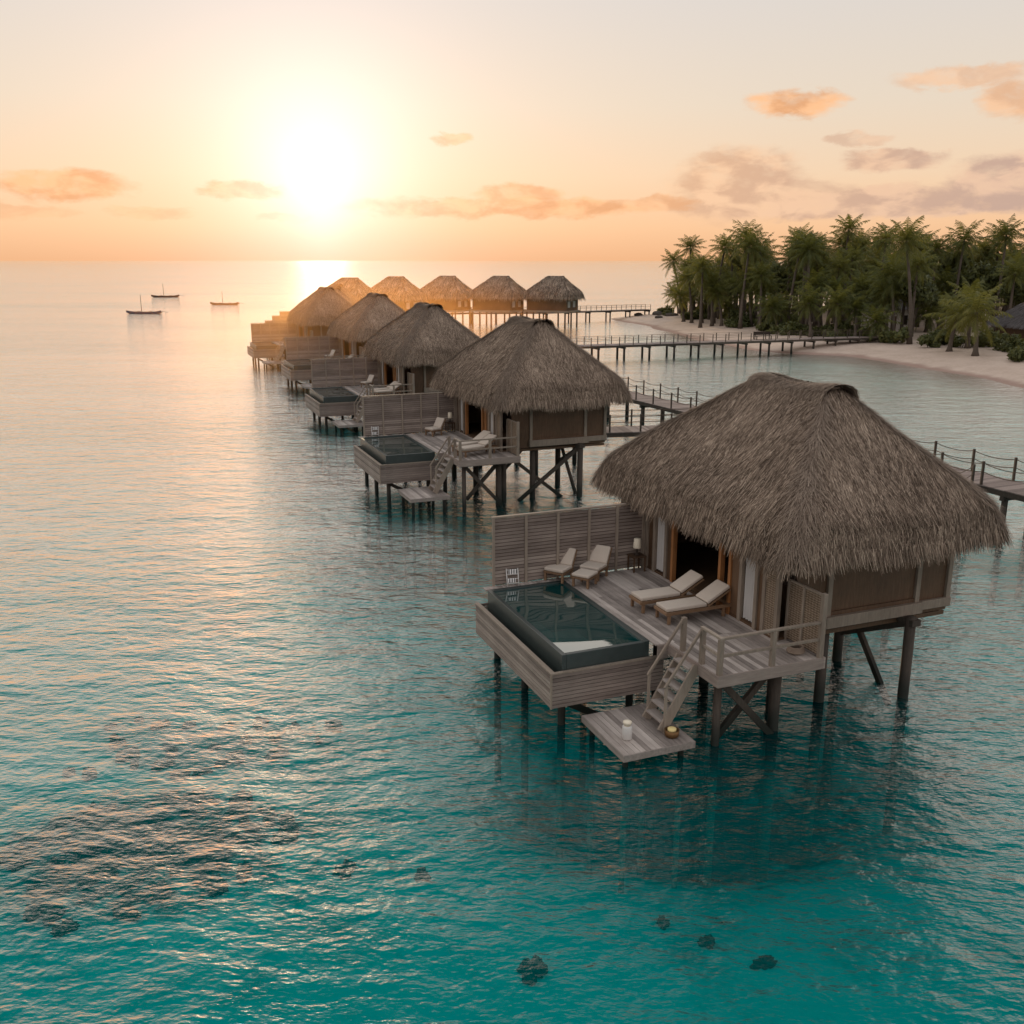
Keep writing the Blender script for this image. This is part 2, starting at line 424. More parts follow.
def sand_mat():
    m, t = new_mat('coral_sand')
    pos = t.n('ShaderNodeNewGeometry').outputs['Position']
    z = t.n('ShaderNodeSeparateXYZ', {0: pos}).outputs[2]
    n1 = t.noise(pos, 0.35, 6, 0.6); n2 = t.noise(pos, 3.0, 5, 0.65)
    dry = t.ramp(t.math('ADD', t.math('MULTIPLY', n1, 0.6), t.math('MULTIPLY', n2, 0.4)), [(0.3, (0.42, 0.325, 0.26)), (0.7, (0.62, 0.50, 0.41))])
    zz = t.math('ADD', z, t.math('MULTIPLY', t.math('SUBTRACT', n1, 0.5), 0.35))
    wet = t.mapr(zz, 0.08, 0.30, 1.0, 0.0, True)
    col = t.mix(wet, dry, (0.33, 0.23, 0.185))
    # under water: pale sand with darker weed and coral rubble patches, plus shade painted under the near villa
    patch = t.mapr(t.noise(pos, 0.30, 8, 0.72), 0.46, 0.68, 0.0, 0.65, True)
    bed = t.mix(patch, (0.62, 0.60, 0.53), (0.24, 0.25, 0.21))
    def weed_and_shade(cx, cy, ax, ay):
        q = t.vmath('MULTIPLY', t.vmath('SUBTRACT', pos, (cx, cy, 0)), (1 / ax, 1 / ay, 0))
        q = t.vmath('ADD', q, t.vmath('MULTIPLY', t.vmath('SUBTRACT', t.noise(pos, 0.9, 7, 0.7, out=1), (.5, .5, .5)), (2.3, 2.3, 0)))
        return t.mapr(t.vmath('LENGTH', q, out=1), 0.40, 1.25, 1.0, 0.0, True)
    wd = t.math('MAXIMUM', weed_and_shade(-8.8, 20.8, 4.1, 2.8), t.math('MULTIPLY', weed_and_shade(-8.5, 26.0, 3.6, 2.0), 0.6))
    wd = t.math('MAXIMUM', wd, t.math('MULTIPLY', weed_and_shade(5.4, 25.0, 6.2, 4.0), 0.85))  # dark patch paints the shade and reflection below the near villa
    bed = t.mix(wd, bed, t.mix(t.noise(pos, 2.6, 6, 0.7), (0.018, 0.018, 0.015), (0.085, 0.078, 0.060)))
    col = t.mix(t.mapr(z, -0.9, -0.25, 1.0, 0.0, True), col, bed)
    litter = t.math('MULTIPLY', t.mapr(n2, 0.60, 0.70, 0.0, 0.5), t.mapr(z, 1.0, 1.2, 0.0, 1.0))
    col = t.mix(litter, col, (0.07, 0.055, 0.035))
    surf(t, col, 0.95, n2, 0.5, 0.05, 0.15)
    return m
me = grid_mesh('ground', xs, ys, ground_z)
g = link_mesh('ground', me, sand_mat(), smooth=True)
tag(g, 'pale sand beach running down into a shallow seabed', None, kind='structure')

def water_mat():
    m, t = new_mat('lagoon_water')
    pos = t.n('ShaderNodeNewGeometry').outputs['Position']
    dep = t.n('ShaderNodeAttribute', attribute_name='depth').outputs['Fac']
    # calm and ruffled bands
    band = t.mapr(t.noise(t.vmath('MULTIPLY', pos, (0.006, 0.028, 0)), 1.0, 5, 0.6), 0.35, 0.65, 0.55, 1.2)
    warp = t.vmath('MULTIPLY', t.vmath('SUBTRACT', t.noise(pos, 0.25, 2, out=1), (0.5, 0.5, 0.5)), (0.7, 0.7, 0))
    p = t.vmath('ADD', pos, warp)
    rot = t.n('ShaderNodeMapping', {0: p, 2: (0, 0, R(-14)), 3: (0.55, 1.15, 1.0)}).outputs[0]
    rot2 = t.n('ShaderNodeMapping', {0: p, 2: (0, 0, R(18)), 3: (0.6, 1.0, 1.0)}).outputs[0]
    h1 = t.noise(rot, 0.55, 2, 0.5)
    h2 = t.noise(rot2, 1.9, 3, 0.55)
    h3 = t.noise(rot, 5.2, 4, 0.6)
    h = t.math('ADD', t.math('MULTIPLY', h1, 0.22), t.math('ADD', t.math('MULTIPLY', h2, 0.17), t.math('MULTIPLY', h3, 0.055)))
    h = t.math('MULTIPLY', h, band)
    nrm = t.n('ShaderNodeBump', {'Height': h, 'Strength': 1.0, 'Distance': 1.0}).outputs[0]
    # ruffled water mirrors more of the low sky than a flat sheet: broadened reflectance curve
    fc = t.n('ShaderNodeLayerWeight', {'Blend': 0.5, 'Normal': nrm}).outputs['Facing']
    fr = t.math('ADD', t.mapr(fc, 0.385, 0.905, 0.0, 0.86, True), t.math('MULTIPLY', t.math('POWER', fc, 4.0), 0.10))
    gl = t.n('ShaderNodeBsdfGlossy', {'Color': (0.95, 0.94, 0.93, 1), 'Roughness': 0.07, 'Normal': nrm}).outputs[0]
    var = t.noise(pos, 0.09, 5, 0.6)
    body = t.ramp(var, [(0.3, (0.0, 0.17, 0.185)), (0.7, (0.0, 0.30, 0.305))])
    body = t.mix(t.mapr(dep, 2.9, 5.2, 0.0, 0.85), body, (0.0, 0.035, 0.042))
    df = t.n('ShaderNodeBsdfDiffuse', {'Color': body}).outputs[0]
    tint = t.ramp(t.math('DIVIDE', dep, 6.4), [(0.0, (0.93, 0.97, 0.95)), (0.11, (0.55, 0.92, 0.87)), (0.28, (0.12, 0.76, 0.71)), (0.47, (0.018, 0.67, 0.69)), (0.62, (0.003, 0.40, 0.43)), (0.9, (0.002, 0.24, 0.27))])
    tr = t.n('ShaderNodeBsdfTransparent', {'Color': tint}).outputs[0]
    k = t.mapr(dep, 0.0, 3.0, 0.03, 0.17)
    under = t.n('ShaderNodeMixShader', {0: k, 1: tr, 2: df}).outputs[0]
    t.n('ShaderNodeOutputMaterial', {0: t.n('ShaderNodeMixShader', {0: fr, 1: under, 2: gl}).outputs[0]})
    return m
wx = np.concatenate([[-14000, -3000, -800, -200], np.arange(-90, 130, 2.0), [140, 200, 450, 2500, 14000]])
wy = np.concatenate([[-3000, -300, -30], np.arange(-10, 230, 2.0), [240, 300, 600, 3000, 14000]])
me = grid_mesh('water', wx, wy, lambda X, Y: X * 0.0)
XX, YY = np.meshgrid(wx, wy)
at_ = me.attributes.new('depth', 'FLOAT', 'POINT')
at_.data.foreach_set('value', np.maximum(0, -ground_z(XX, YY)).astype(np.float32).ravel())
wat = link_mesh('water', me, water_mat())
tag(wat, 'turquoise lagoon water rippling under a sunset sky', None, kind='structure')

def haze():
    import bmesh
    m, t = new_mat('sunset_haze')
    r = t.vmath('LENGTH', t.n('ShaderNodeTexCoord').outputs['Object'], out=1)
    den = t.math('MULTIPLY', t.math('POWER', t.math('SUBTRACT', 1.0, r, clamp=True), 1.6), 0.0170)
    v = t.n('ShaderNodeVolumeScatter', {'Color': (1.0, 0.48, 0.16, 1), 'Density': den, 'Anisotropy': 0.72}).outputs[0]
    t.nt.links.new(v, t.n('ShaderNodeOutputMaterial').inputs['Volume'])
    bm = bmesh.new(); bmesh.ops.create_icosphere(bm, subdivisions=5, radius=1.0)
    me = bpy.data.meshes.new('haze'); bm.to_mesh(me); bm.free()
    o = link_mesh('haze', me, m, smooth=True)
    o.location = (-19, 110, 1.5); o.scale = (27, 62, 13); o.rotation_euler = (0, 0, R(13))
    tag(o, 'thin golden sunset haze hanging low over the far villas', None, kind='structure')
haze()

# ------------------------------------------------------------------ villa
ROT = R(21.9)
RX, RY = 8.05, 2.85            # roof centre in villa coordinates
def ring_dims(t):
    gg = np.where(t < 0.85, t, 0.85 + (t - 0.85) * 0.62) / 0.943
    a = 0.20 + (3.46 - 0.20) * gg
    b = 1.45 + (5.08 - 1.45) * gg
    return a, b, np.minimum(0.10 + 0.48 * t, a * 0.95)
def roof_ring(t, u):
    """points of the rounded roof loop at depth t (0 ridge .. 1 eave); u in 0..8, even sections are the straight sides, odd ones the corners"""
    t = np.asarray(t, float); u = np.mod(np.asarray(u, float), 8.0)
    a, b, r = ring_dims(t)
    k = np.floor(u).astype(int); f = u - k
    sx = np.array([1, 1, 0, -1, -1, -1, 0, 1])[k]; sy = np.array([0, 1, 1, 1, 0, -1, -1, -1])[k]
    dirn = np.array([1, 0, -1, 0, -1, 0, 1, 0])[k]
    a0 = np.array([0, 0, 0, 90, 0, 180, 0, 270])[k] * np.pi / 180
    th = a0 + f * np.pi / 2
    cor = (k % 2) == 1
    x = np.where(cor, sx * (a - r) + r * np.cos(th), np.where(sx != 0, sx * a, dirn * (2 * f - 1) * (a - r)))
    y = np.where(cor, sy * (b - r) + r * np.sin(th), np.where(sy != 0, sy * b, dirn * (2 * f - 1) * (b - r)))
    sm = np.clip((t - 0.78) / 0.22, 0, 1)
    z = 7.80 - 3.20 * t - 0.26 * sm * sm
    z = z + (0.05 * np.sin(x * 1.3 + 1) * np.sin(y * 0.9 + t * 3) + 0.03 * np.sin(x * 3.1 + y * 2.3)) * np.clip(t * 2, 0, 1)
    return np.stack([RX + x, RY + y - 0.5 * np.clip(1 - t, 0, 1), z], -1)
def ring_u(t, q):
    """perimeter fraction q in 0..1 -> section coordinate"""
    a, b, r = ring_dims(t)
    ls = [2 * (b - r), r * np.pi / 2, 2 * (a - r), r * np.pi / 2] * 2
    tot = sum(ls); pos = q * tot; u = np.zeros_like(pos); acc = 0 * pos
    for k, l in enumerate(ls):
        m = (pos >= acc) & (pos < acc + l)
        u = np.where(m, k + (pos - acc) / l, u); acc = acc + l
    return u
def roof_frame(t, u):
    p = roof_ring(t, u); q = roof_ring(t + 0.015, u); e = roof_ring(t, u + 0.01)
    d = q - p; s = e - p
    n = np.cross(s, d); n /= np.linalg.norm(n, axis=1)[:, None] + 1e-9
    n *= np.sign(n[:, 2] + 1e-6)[:, None]
    d = -np.array([0, 0, 1.0]) + n * n[:, 2:3]; d /= np.linalg.norm(d, axis=1)[:, None] + 1e-9
    return p, d, np.cross(n, d), n

def strands(n, ts_pow=1.0, lmin=0.34, lmax=0.72, w=0.036, seed=1, tmin=0.0, tmax=1.0, lift=(0.03, 0.12), jit=0.20):
    r = np.random.default_rng(seed)
    t = tmin + (tmax - tmin) * (-0.55 + np.sqrt(0.3025 + 0.9 * 0.775 * r.random(n))) / 0.45
    u = ring_u(t, r.random(n))
    p, d, s, nrm = roof_frame(t, u)
    yaw = r.normal(0, jit, n)
    dd = d * np.cos(yaw)[:, None] + s * np.sin(yaw)[:, None]
    ss = s * np.cos(yaw)[:, None] - d * np.sin(yaw)[:, None]
    ln = r.uniform(lmin, lmax, n)
    wd = w * r.uniform(0.6, 1.4, n) / 2
    l0 = 0.015 + 0.03 * r.random(n); l1 = r.uniform(lift[0], lift[1], n)
    roll = r.normal(0, 0.4, n)
    wv = ss * np.cos(roll)[:, None] + nrm * np.sin(roll)[:, None]
    a = p + nrm * l0[:, None]
    b = p + dd * ln[:, None] + nrm * l1[:, None]
    # near the eave the tips droop
    dr = np.clip((t - 0.8) / 0.2, 0, 1) * ln * 0.35
    b[:, 2] -= dr
    V = np.stack([a - wv * wd[:, None], a + wv * wd[:, None], b + wv * wd[:, None] * 0.45, b - wv * wd[:, None] * 0.45], 1).reshape(-1, 3)
    return V

def fringe(n, w=0.04, seed=5):
    """straw hanging over the eave in several courses"""
    r = np.random.default_rng(seed)
    one = np.full(n, 1.0); ang = ring_u(one, r.random(n)); p = roof_ring(one, ang)
    c = np.array([RX, RY, 0])
    inw = (c - p) * np.array([1, 1, 0]); inw /= np.linalg.norm(inw, axis=1)[:, None]
    e = roof_ring(one, ang + 0.01) - p; e /= np.linalg.norm(e, axis=1)[:, None]
    dep = r.random(n) ** 1.5 * 0.32
    clump = 0.06 * np.sin(p[:, 0] * 7 + p[:, 1] * 8) + 0.05 * np.sin(p[:, 0] * 17 - p[:, 1] * 19 + 1)
    a = p + inw * dep[:, None] + np.stack([0 * dep, 0 * dep, 0.10 - 0.05 * r.random(n)], -1)
    ln = r.uniform(0.16, 0.36, n) + clump
    b = a - inw * (0.10 + 0.10 * r.random(n))[:, None] * (ln / 0.5)[:, None] + e * r.normal(0, 0.06, n)[:, None]
    b[:, 2] -= ln
    wd = w * r.uniform(0.6, 1.4, n)[:, None] / 2
    roll = r.normal(0, 0.5, n)[:, None]
    wv = e * np.cos(roll) + inw * np.sin(roll)
    return np.stack([a - wv * wd, a + wv * wd, b + wv * wd * 0.4, b - wv * wd * 0.4], 1).reshape(-1, 3)

def roof_base():
    mb = MB()
    ang = np.concatenate([np.linspace(k, k + 1, 16 if k % 4 == 0 else (6 if k % 2 else 10), endpoint=False) for k in range(8)])
    n = len(ang)
    rings = [roof_ring(np.full(n, tt), ang) for tt in (0, .06, .12, .25, .4, .55, .7, .78, .84, .89, .94, 1.0)]
    last = rings[-1]; c = np.array([RX, RY, 0])
    for inset, dz in ((0.35, -0.12), (0.75, 0.12), (1.5, 0.75)):
        k = last.copy(); dvec = (c - last) * np.array([1, 1, 0]); dvec /= np.linalg.norm(dvec, axis=1)[:, None]
        k += dvec * inset; k[:, 2] = last[:, 2] + dz
        rings.append(k)
    vs = np.concatenate(rings)
    fs = []
    for i in range(len(rings) - 1):
        for k in range(n):
            k2 = (k + 1) % n
            fs.append((i * n + k, (i + 1) * n + k, (i + 1) * n + k2, i * n + k2))
    fs.append(tuple(range(n)))
    mb.add(vs, fs)
    return mb

def quads_mesh(name, V):
    return np_mesh(name, V, np.arange(len(V)).reshape(-1, 4))

def ridge_cap(n, seed):
    """bundled straw saddle over the ridge, arched at both ends"""
    r = np.random.default_rng(seed)
    y = r.uniform(-2.25, 1.05, n)
    th = r.uniform(-1.45, 1.45, n)
    rad = 0.50 + 0.05 * r.random(n) + 0.05 * np.abs(y) / 2.5
    def P(th, y, rad):
        return np.stack([RX + rad * 1.12 * np.sin(th), RY + y, 7.46 + rad * np.cos(th) * 0.72 - 0.55 * np.maximum(0, np.abs(th) - 0.9) + 0.05 * np.sin(y * 2.1)], -1)
    a = P(th, y, rad)
    th2 = th + np.sign(th) * r.uniform(0.3, 0.7, n)
    b = P(th2, y + r.normal(0, 0.08, n), rad + 0.05)
    w = 0.012
    wv = np.array([0, 1, 0.0]) * w * r.uniform(0.6, 1.5, n)[:, None]
    return np.stack([a - wv, a + wv, b + wv * .5, b - wv * .5], 1).reshape(-1, 3)

def ridge_core():
    mb = MB()
    prof = [(math.sin(a) * 0.52, 7.40 + math.cos(a) * 0.40 - 0.5 * max(0, abs(a) - 0.95)) for a in np.linspace(-1.6, 1.6, 13)]
    ysec = np.linspace(-2.2, 1.0, 9)
    vs = []
    for i, yy in enumerate(ysec):
        k = 1.0 + 0.06 * (abs(yy) / 2.5) ** 2
        vs += [(RX + px * k, RY + yy, 7.40 + (pz - 7.40) * k) for px, pz in prof]
    m = len(prof); fs = []
    for i in range(len(ysec) - 1):
        for j in range(m - 1):
            fs.append((i * m + j, i * m + j + 1, (i + 1) * m + j + 1, (i + 1) * m + j))
    return mb.add(vs, fs)

def hip_straw(n, seed):
    r = np.random.default_rng(seed)
    out = []
    for cang in (1.5, 3.5, 5.5, 7.5):
        t = r.uniform(0.06, 0.98, n); ang = cang + r.normal(0, 0.22, n)
        p, d, s, nr = roof_frame(t, ang)
        yaw = r.normal(0, 0.35, n)
        dd = d * np.cos(yaw)[:, None] + s * np.sin(yaw)[:, None]
        ln = r.uniform(0.25, 0.55, n)
        a = p + nr * 0.05; b = p + dd * ln[:, None] + nr * r.uniform(0.06, 0.14, n)[:, None]
        w = s * 0.008
        out.append(np.stack([a - w, a + w, b + w * .5, b - w * .5], 1).reshape(-1, 3))
    return np.concatenate(out)

ZD = 2.0
def planks(mb, x0, x1, y0, y1, z, th=0.035, w=0.135, gap=0.008, along='Y'):
    """separate boards with open joints"""
    r = random.Random(int(x0 * 100 + y0 * 37))
    if along == 'Y':
        n = max(1, round((x1 - x0) / w)); ww = (x1 - x0) / n
        for i in range(n):
            a = x0 + i * ww
            cuts = [y0]
            if y1 - y0 > 3: cuts.append(y0 + (y1 - y0) * r.uniform(0.3, 0.7))
            cuts.append(y1)
            for c0, c1 in zip(cuts, cuts[1:]):
                j = r.uniform(-0.003, 0.003)
                mb.box(a + gap / 2, a + ww - gap / 2, c0 + 0.003, c1 - 0.003, z - th, z + j)
    else:
        n = max(1, round((y1 - y0) / w)); ww = (y1 - y0) / n
        for i in range(n):
            a = y0 + i * ww
            j = r.uniform(-0.003, 0.003)
            mb.box(x0, x1, a + gap / 2, a + ww - gap / 2, z - th, z + j)
    return mb

def slat_wall(mb, p, q, z0, z1, h=0.085, th=0.022, gap=0.014):
    n = max(1, round((z1 - z0) / (h + gap))); s = (z1 - z0) / n
    for i in range(n):
        z = z0 + (i + 0.5) * s
        mb.beam((p[0], p[1], z), (q[0], q[1], z), th, s - gap)
    return mb

def make_villa():
    v = thing('overwater_villa', 'nearest and largest thatched villa on stilts, its stair leading down to a landing', 'villa', group='thatched villas standing in a row on stilts')
    # --- roof
    V = np.concatenate([strands(165000, seed=1, lmin=0.20, lmax=0.40, w=0.0145, lift=(0.012, 0.036), jit=0.11), strands(2600, seed=3, lmin=0.25, lmax=0.5, lift=(0.05, 0.14), jit=0.30, w=0.013), fringe(34000, 0.0155)])
    rb = roof_base()
    vb = np.array(rb.v)
    roof = link_mesh('thatch_roof', quads_mesh('thatch_roof', V), 'thatch', v)
    rb.build('roof_lining', 'thatch_base', roof, smooth=True)
    cap = link_mesh('ridge_cap', quads_mesh('ridge_cap', ridge_cap(6000, 9)), 'thatch_pale', roof)
    ridge_core().build('ridge_roll', 'thatch_base', roof, smooth=True)
    link_mesh('hip_straw', quads_mesh('hip_straw', hip_straw(1500, 21)), 'thatch_pale', roof)  # light caught along the hips is painted in as paler strands
    # --- hut walls
    X0, X1, Y0, Y1 = 5.2, 10.6, -1.2, 6.9
    ZT = 4.45
    MB().box(X0 - .02, X1 - .05, Y0 + .05, Y1 - .02, 1.95, 2.06).build('floor_slab', 'brown', v)
    # deck side: wall sections around the wide opening
    w = MB()
    w.box(X0, X0 + .08, 3.75, 4.05, 2.06, ZT); w.box(X0, X0 + .08, 4.75, Y1, 2.06, ZT)
    w.box(X0, X0 + .08, Y0 + .1, -0.28, 2.06, ZT); w.box(X0, X0 + .08, 0.35, 0.8, 2.06, ZT)
    w.box(X0, X0 + .08, -0.28, 0.35, 2.06, 2.10)
    w.box(X0, X0 + .08, -0.28, 4.75, 3.98, ZT)
    w.build('side_wall', 'brown', v)
    for y in (Y0 + .06, -0.62, -0.30, 0.36, 4.06, 4.72, 5.15):
        MB().box(X0 - .06, X0 + .05, y - .06, y + .06, 2.0, ZT).build('wall_post', 'frame', v, 0.008)
    for y in (0.86, 1.32, 3.70):
        MB().box(X0 - .05, X0 + .09, y - .055, y + .055, 2.0, 4.0).build('door_post', 'orange', v, 0.006)
    def curtain(x, y0, y1):
        n = 14
        vs, fs = [], []
        for i in range(n + 1):
            y = y0 + (y1 - y0) * i / n
            dx = 0.035 * math.sin(i * 1.9)
            for z in (2.12, 3.98): vs.append((x + dx, y, z))
        for i in range(n): fs.append((2 * i, 2 * i + 2, 2 * i + 3, 2 * i + 1))
        MB().add(vs, fs).build('curtain', 'curtain', v, smooth=True)
    curtain(X0 + .03, 4.12, 4.66); curtain(X0 + .03, -0.22, 0.28)
    # woven infill by the near corner
    MB().box(X0 - .025, X0, -1.08, -0.68, 2.06, 4.3).build('woven_panel', 'woven', v)
    # front wall, framed panels
    MB().box(X0 + .5, X1 - .04, Y0 + .02, Y0 + .10, 2.10, ZT).build('front_wall', 'brown', v)
    for x in (6.66, 9.48, 10.52):
        MB().box(x - .07, x + .07, Y0 - .06, Y0 + .04, 2.2, ZT).build('wall_post', 'frame', v, 0.008)
    MB().box(6.55, 9.62, Y0 - .14, Y0 + .02, 2.16, 2.46).build('sill_beam', 'frame', v, 0.012)
    MB().box(9.63, 10.62, Y0 - .08, Y0 + .02, 2.22, 2.46).build('sill_beam', 'frame', v, 0.012)
    MB().box(6.73, 9.41, Y0 - .03, Y0 + .02, 2.46, 2.56).build('panel_rail', 'brown', v)
    MB().box(X1 - .05, X1 + .02, Y0 + .05, Y1, 2.16, ZT).build('far_wall', 'brown', v)
    MB().box(X0 + .05, X1 - .06, Y1 - .06, Y1, 2.06, ZT).build('back_wall', 'brown', v)
    # dark panel added inside the room to keep it in shade
    MB().box(7.9, 7.98, Y0 + .12, Y1 - .08, 2.07, ZT).build('shade_panel', 'dark', v)
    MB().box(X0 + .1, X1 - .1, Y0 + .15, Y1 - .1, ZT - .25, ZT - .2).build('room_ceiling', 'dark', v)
    # --- deck
    d = MB()
    planks(d, 2.36, 5.2, -0.28, 5.2, ZD)
    planks(d, 2.72, 5.62, -2.42, -0.28, ZD)
    planks(d, -0.05, 2.36, 5.02, 5.24, ZD)
    d.build('deck', 'deck', v)
    e = MB()
    e.box(2.68, 5.60, -2.46, -2.42, 1.74, 2.01); e.box(2.68, 2.72, -2.419, -0.321, 1.74, 2.008); e.box(5.60, 5.64, -2.46, -1.15, 1.74, 2.012)
    for q in ((2.40, 2.679, -0.32, -0.285, 1.62, 1.99), (2.74, 5.58, -2.40, -2.30, 1.70, 1.955), (2.73, 5.15, -0.9, -0.8, 1.72, 1.955), (2.5, 5.15, 2.2, 2.3, 1.72, 1.955)):
        MB().box(*q).build('joist', 'slat', v)
    e.build('deck_edge', 'slat', v)
    # --- pool and its slatted platform
    p = MB()
    p.box(-.28, -.24, -.02, 5.1, .74, 1.50)
    pl = MB()
    slat_wall(pl, (-.30, -.07), (-.30, 5.15), .70, 1.56); slat_wall(pl, (-.29, -.08), (2.72, -.08), .70, 1.56)
    slat_wall(pl, (-.29, 5.16), (2.3, 5.16), .70, 1.56)
    plat = pl.build('pool_platform', 'slat', v)
    MB().box(-.285, 2.70, -.066, 5.14, .72, .80).build('platform_floor', 'pile', plat)
    tr = MB()
    tr.box(-.325, -.20, -.10, 5.18, 1.56, 1.60); tr.box(-.20, 2.72, -.10, -.01, 1.56, 1.60)
    tr.build('platform_trim', 'frame', plat)
    MB().box(-.335, -.29, -.115, -.07, .70, 1.558).build('corner_batten', 'frame', plat)
    pw = MB()
    pw.box(0, .12, 0, 5.0, .82, ZD - .01); pw.box(2.2, 2.345, 0, 5.0, .82, ZD + .005); pw.box(.12, 2.2, 0, .12, .82, ZD - .01); pw.box(.12, 2.2, 4.86, 5.0, .82, ZD + .005)
    pw.box(1.5, 2.2, 3.9, 4.86, .9, 1.55)
    pool = pw.build('pool', 'tile', v, 0.01)
    MB().box(.122, 2.198, .122, 4.858, .82, .9).build('pool_floor', 'pool_floor', pool)
    MB().add([(.12, .12, ZD - .03), (2.2, .12, ZD - .03), (2.2, 4.86, ZD - .03), (.12, 4.86, ZD - .03)], [(0, 1, 2, 3)]).build('pool_water', pool_mat(), pool)
    # --- privacy screen
    s = MB()
    slat_wall(s, (.30, 5.30), (5.16, 5.30), 2.02, 3.96, 0.082, 0.02, 0.018)
    sc = s.build('privacy_screen', 'slat', v)
    MB().box(.27, 5.16, 5.33, 5.345, 2.0, 3.93).build('screen_backing', 'brown', sc)
    for x in (.28, 1.28, 2.28, 3.28, 4.2, 5.1):
        MB().box(x - .04, x + .04, 5.24, 5.285, 1.7 if x > .5 else 1.5, 3.98).build('screen_post', 'frame', sc)
    MB().box(.24, 5.18, 5.25, 5.37, 3.98, 4.025).build('screen_cap', 'frame', sc)
    # --- woven screen at the deck end
    wsx = 5.52
    wv = MB().box(wsx - .02, wsx + .02, -2.32, -1.15, 2.05, 3.50).build('woven_screen', 'woven', v)
    for y in (-1.72, -1.15): MB().box(wsx - .06, wsx - .022, y - .03, y + .03, 2.0, 3.52).build('screen_batten', 'frame', wv)
    MB().box(wsx - .06, wsx + .06, -2.45, -2.33, 1.74, 3.58).build('screen_post', 'frame', wv, 0.01)
    MB().box(wsx - .03, wsx + .03, -2.32, -1.15, 3.50, 3.55).build('screen_cap', 'frame', wv)
    # --- railing
    rail = MB().beam((2.77, -2.38, 2.88), (5.46, -2.38, 2.88), .09, .06).beam((2.77, -2.43, 2.882), (2.77, -1.60, 2.882), .09, .06).build('railing', 'frame', v, 0.01)
    MB().beam((2.84, -2.38, 2.46), (5.46, -2.38, 2.46), .05, .07).beam((2.77, -2.32, 2.46), (2.77, -1.66, 2.46), .05, .07).build('lower_rail', 'frame', rail, 0.006)
    for x, y in ((2.77, -2.38), (4.18, -2.38), (2.77, -1.66), (2.77, -0.84)):
        MB().box(x - .055, x + .055, y - .055, y + .055, 1.76, 2.85).build('rail_post', 'frame', rail, 0.008)
    # --- stair down to the landing
    st = MB()
    xt, xb, zt, zb = 2.68, 1.80, 1.96, .42
    for y in (-1.62, -0.90):
        st.beam((xt, y, zt - .02), (xb, y, zb + .04), .05, .24)
    stair = st.build('stair', 'frame', v)
    for i in range(6):
        f = (i + .6) / 6.4
        x = xt + (xb - xt) * f; z = zt + (zb - zt) * f + .06
        MB().box(x - .14, x + .12, -1.59, -.93, z - .02, z + .02).build('tread', 'deck', stair)
    for y in (-1.65, -0.87):
        MB().beam((xt + .05, y, 2.82), (xb + .02, y, zb + 1.12), .06, .06).build('handrail', 'frame', stair, 0.008)
        MB().beam((xb + .06, y, zb), (xb + .06, y, zb + 1.14), .055, .055).build('handrail_post', 'frame', stair)
    # --- landing
    l = MB(); planks(l, .50, 2.28, -2.24, -.14, .42)
    l.box(.5, 2.28, -2.27, -2.235, .26, .415); l.box(.47, .502, -2.27, -.14, .26, .415); l.box(2.278, 2.31, -2.27, -.14, .26, .415)
    land = l.build('landing', 'deck', v)
    for x, y in ((.66, -2.0), (2.1, -2.0), (.66, -.35), (2.1, -.35)):
        MB().tube([(x, y, -7.2), (x, y, .38)], .07, 8).build('landing_post', 'pile', land)
    # --- piles and braces
    for x, y, zt in ((.2, .4, .72), (.2, 2.7, .72), (.2, 4.8, .72), (2.2, .6, .72), (2.2, 4.7, .72), (3.1, -1.9, 1.74), (4.85, -1.75, 1.74), (3.1, .9, 1.95), (4.8, 1.2, 1.95), (4.8, 4.6, 1.95),
                     (3.0, 4.8, 1.95), (9.1, -1.52, 2.2), (9.1, 1.05, 2.0), (9.1, 3.9, 2.0), (9.1, 6.5, 2.0), (6.9, -.9, 2.0), (6.9, 3.6, 2.0), (6.9, 6.5, 2.0), (5.4, -.9, 2.0)):
        rr = .135 if x > 4 else .095
        MB().tube([(x, y, -7.2), (x + random.uniform(-.03, .03), y, zt)], [rr * 1.08, rr], 10).build('pile', 'pile', v, smooth=True)
    MB().box(8.96, 9.24, -1.7, -1.1, 2.0, 2.158).build('pile_cap', 'pile', v)
    for a, b in (((9.1, -1.42, 2.0), (9.1, 1.0, .85)), ((9.16, 1.0, 1.95), (9.16, -1.0, -.5)), ((3.15, -1.9, 1.6), (4.9, -1.9, -.3)), ((4.75, -1.6, 1.5), (3.3, -1.6, .0)),
                 ((9.0, 3.7, 1.8), (6.9, 3.7, -.3)), ((6.9, 6.3, 1.8), (9.1, 6.3, -.2)), ((.2, .5, .6), (2.2, .6, -.6))):
        MB().beam(a, b, .11, .16).build('brace', 'pile', v)
    return v

def pool_mat():
    m, t = new_mat('pool_water')
    pos = t.n('ShaderNodeNewGeometry').outputs['Position']
    n = t.noise(pos, 0.5, 1, 0.4)
    nrm = t.n('ShaderNodeBump', {'Height': n, 'Strength': 0.4, 'Distance': 0.20}).outputs[0]
    fc = t.n('ShaderNodeLayerWeight', {'Blend': 0.5, 'Normal': nrm}).outputs['Facing']
    fr = t.math('ADD', t.math('MULTIPLY', t.math('POWER', fc, 1.7), 0.93), 0.03)
    gl = t.n('ShaderNodeBsdfGlossy', {'Roughness': 0.03, 'Normal': nrm}).outputs[0]
    tr = t.n('ShaderNodeBsdfTransparent', {'Color': (0.14, 0.66, 0.63, 1)}).outputs[0]
    df = t.n('ShaderNodeBsdfDiffuse', {'Color': (0.004, 0.10, 0.10, 1)}).outputs[0]
    un = t.n('ShaderNodeMixShader', {0: 0.5, 1: tr, 2: df}).outputs[0]
    t.n('ShaderNodeOutputMaterial', {0: t.n('ShaderNodeMixShader', {0: fr, 1: un, 2: gl}).outputs[0]})
    return m

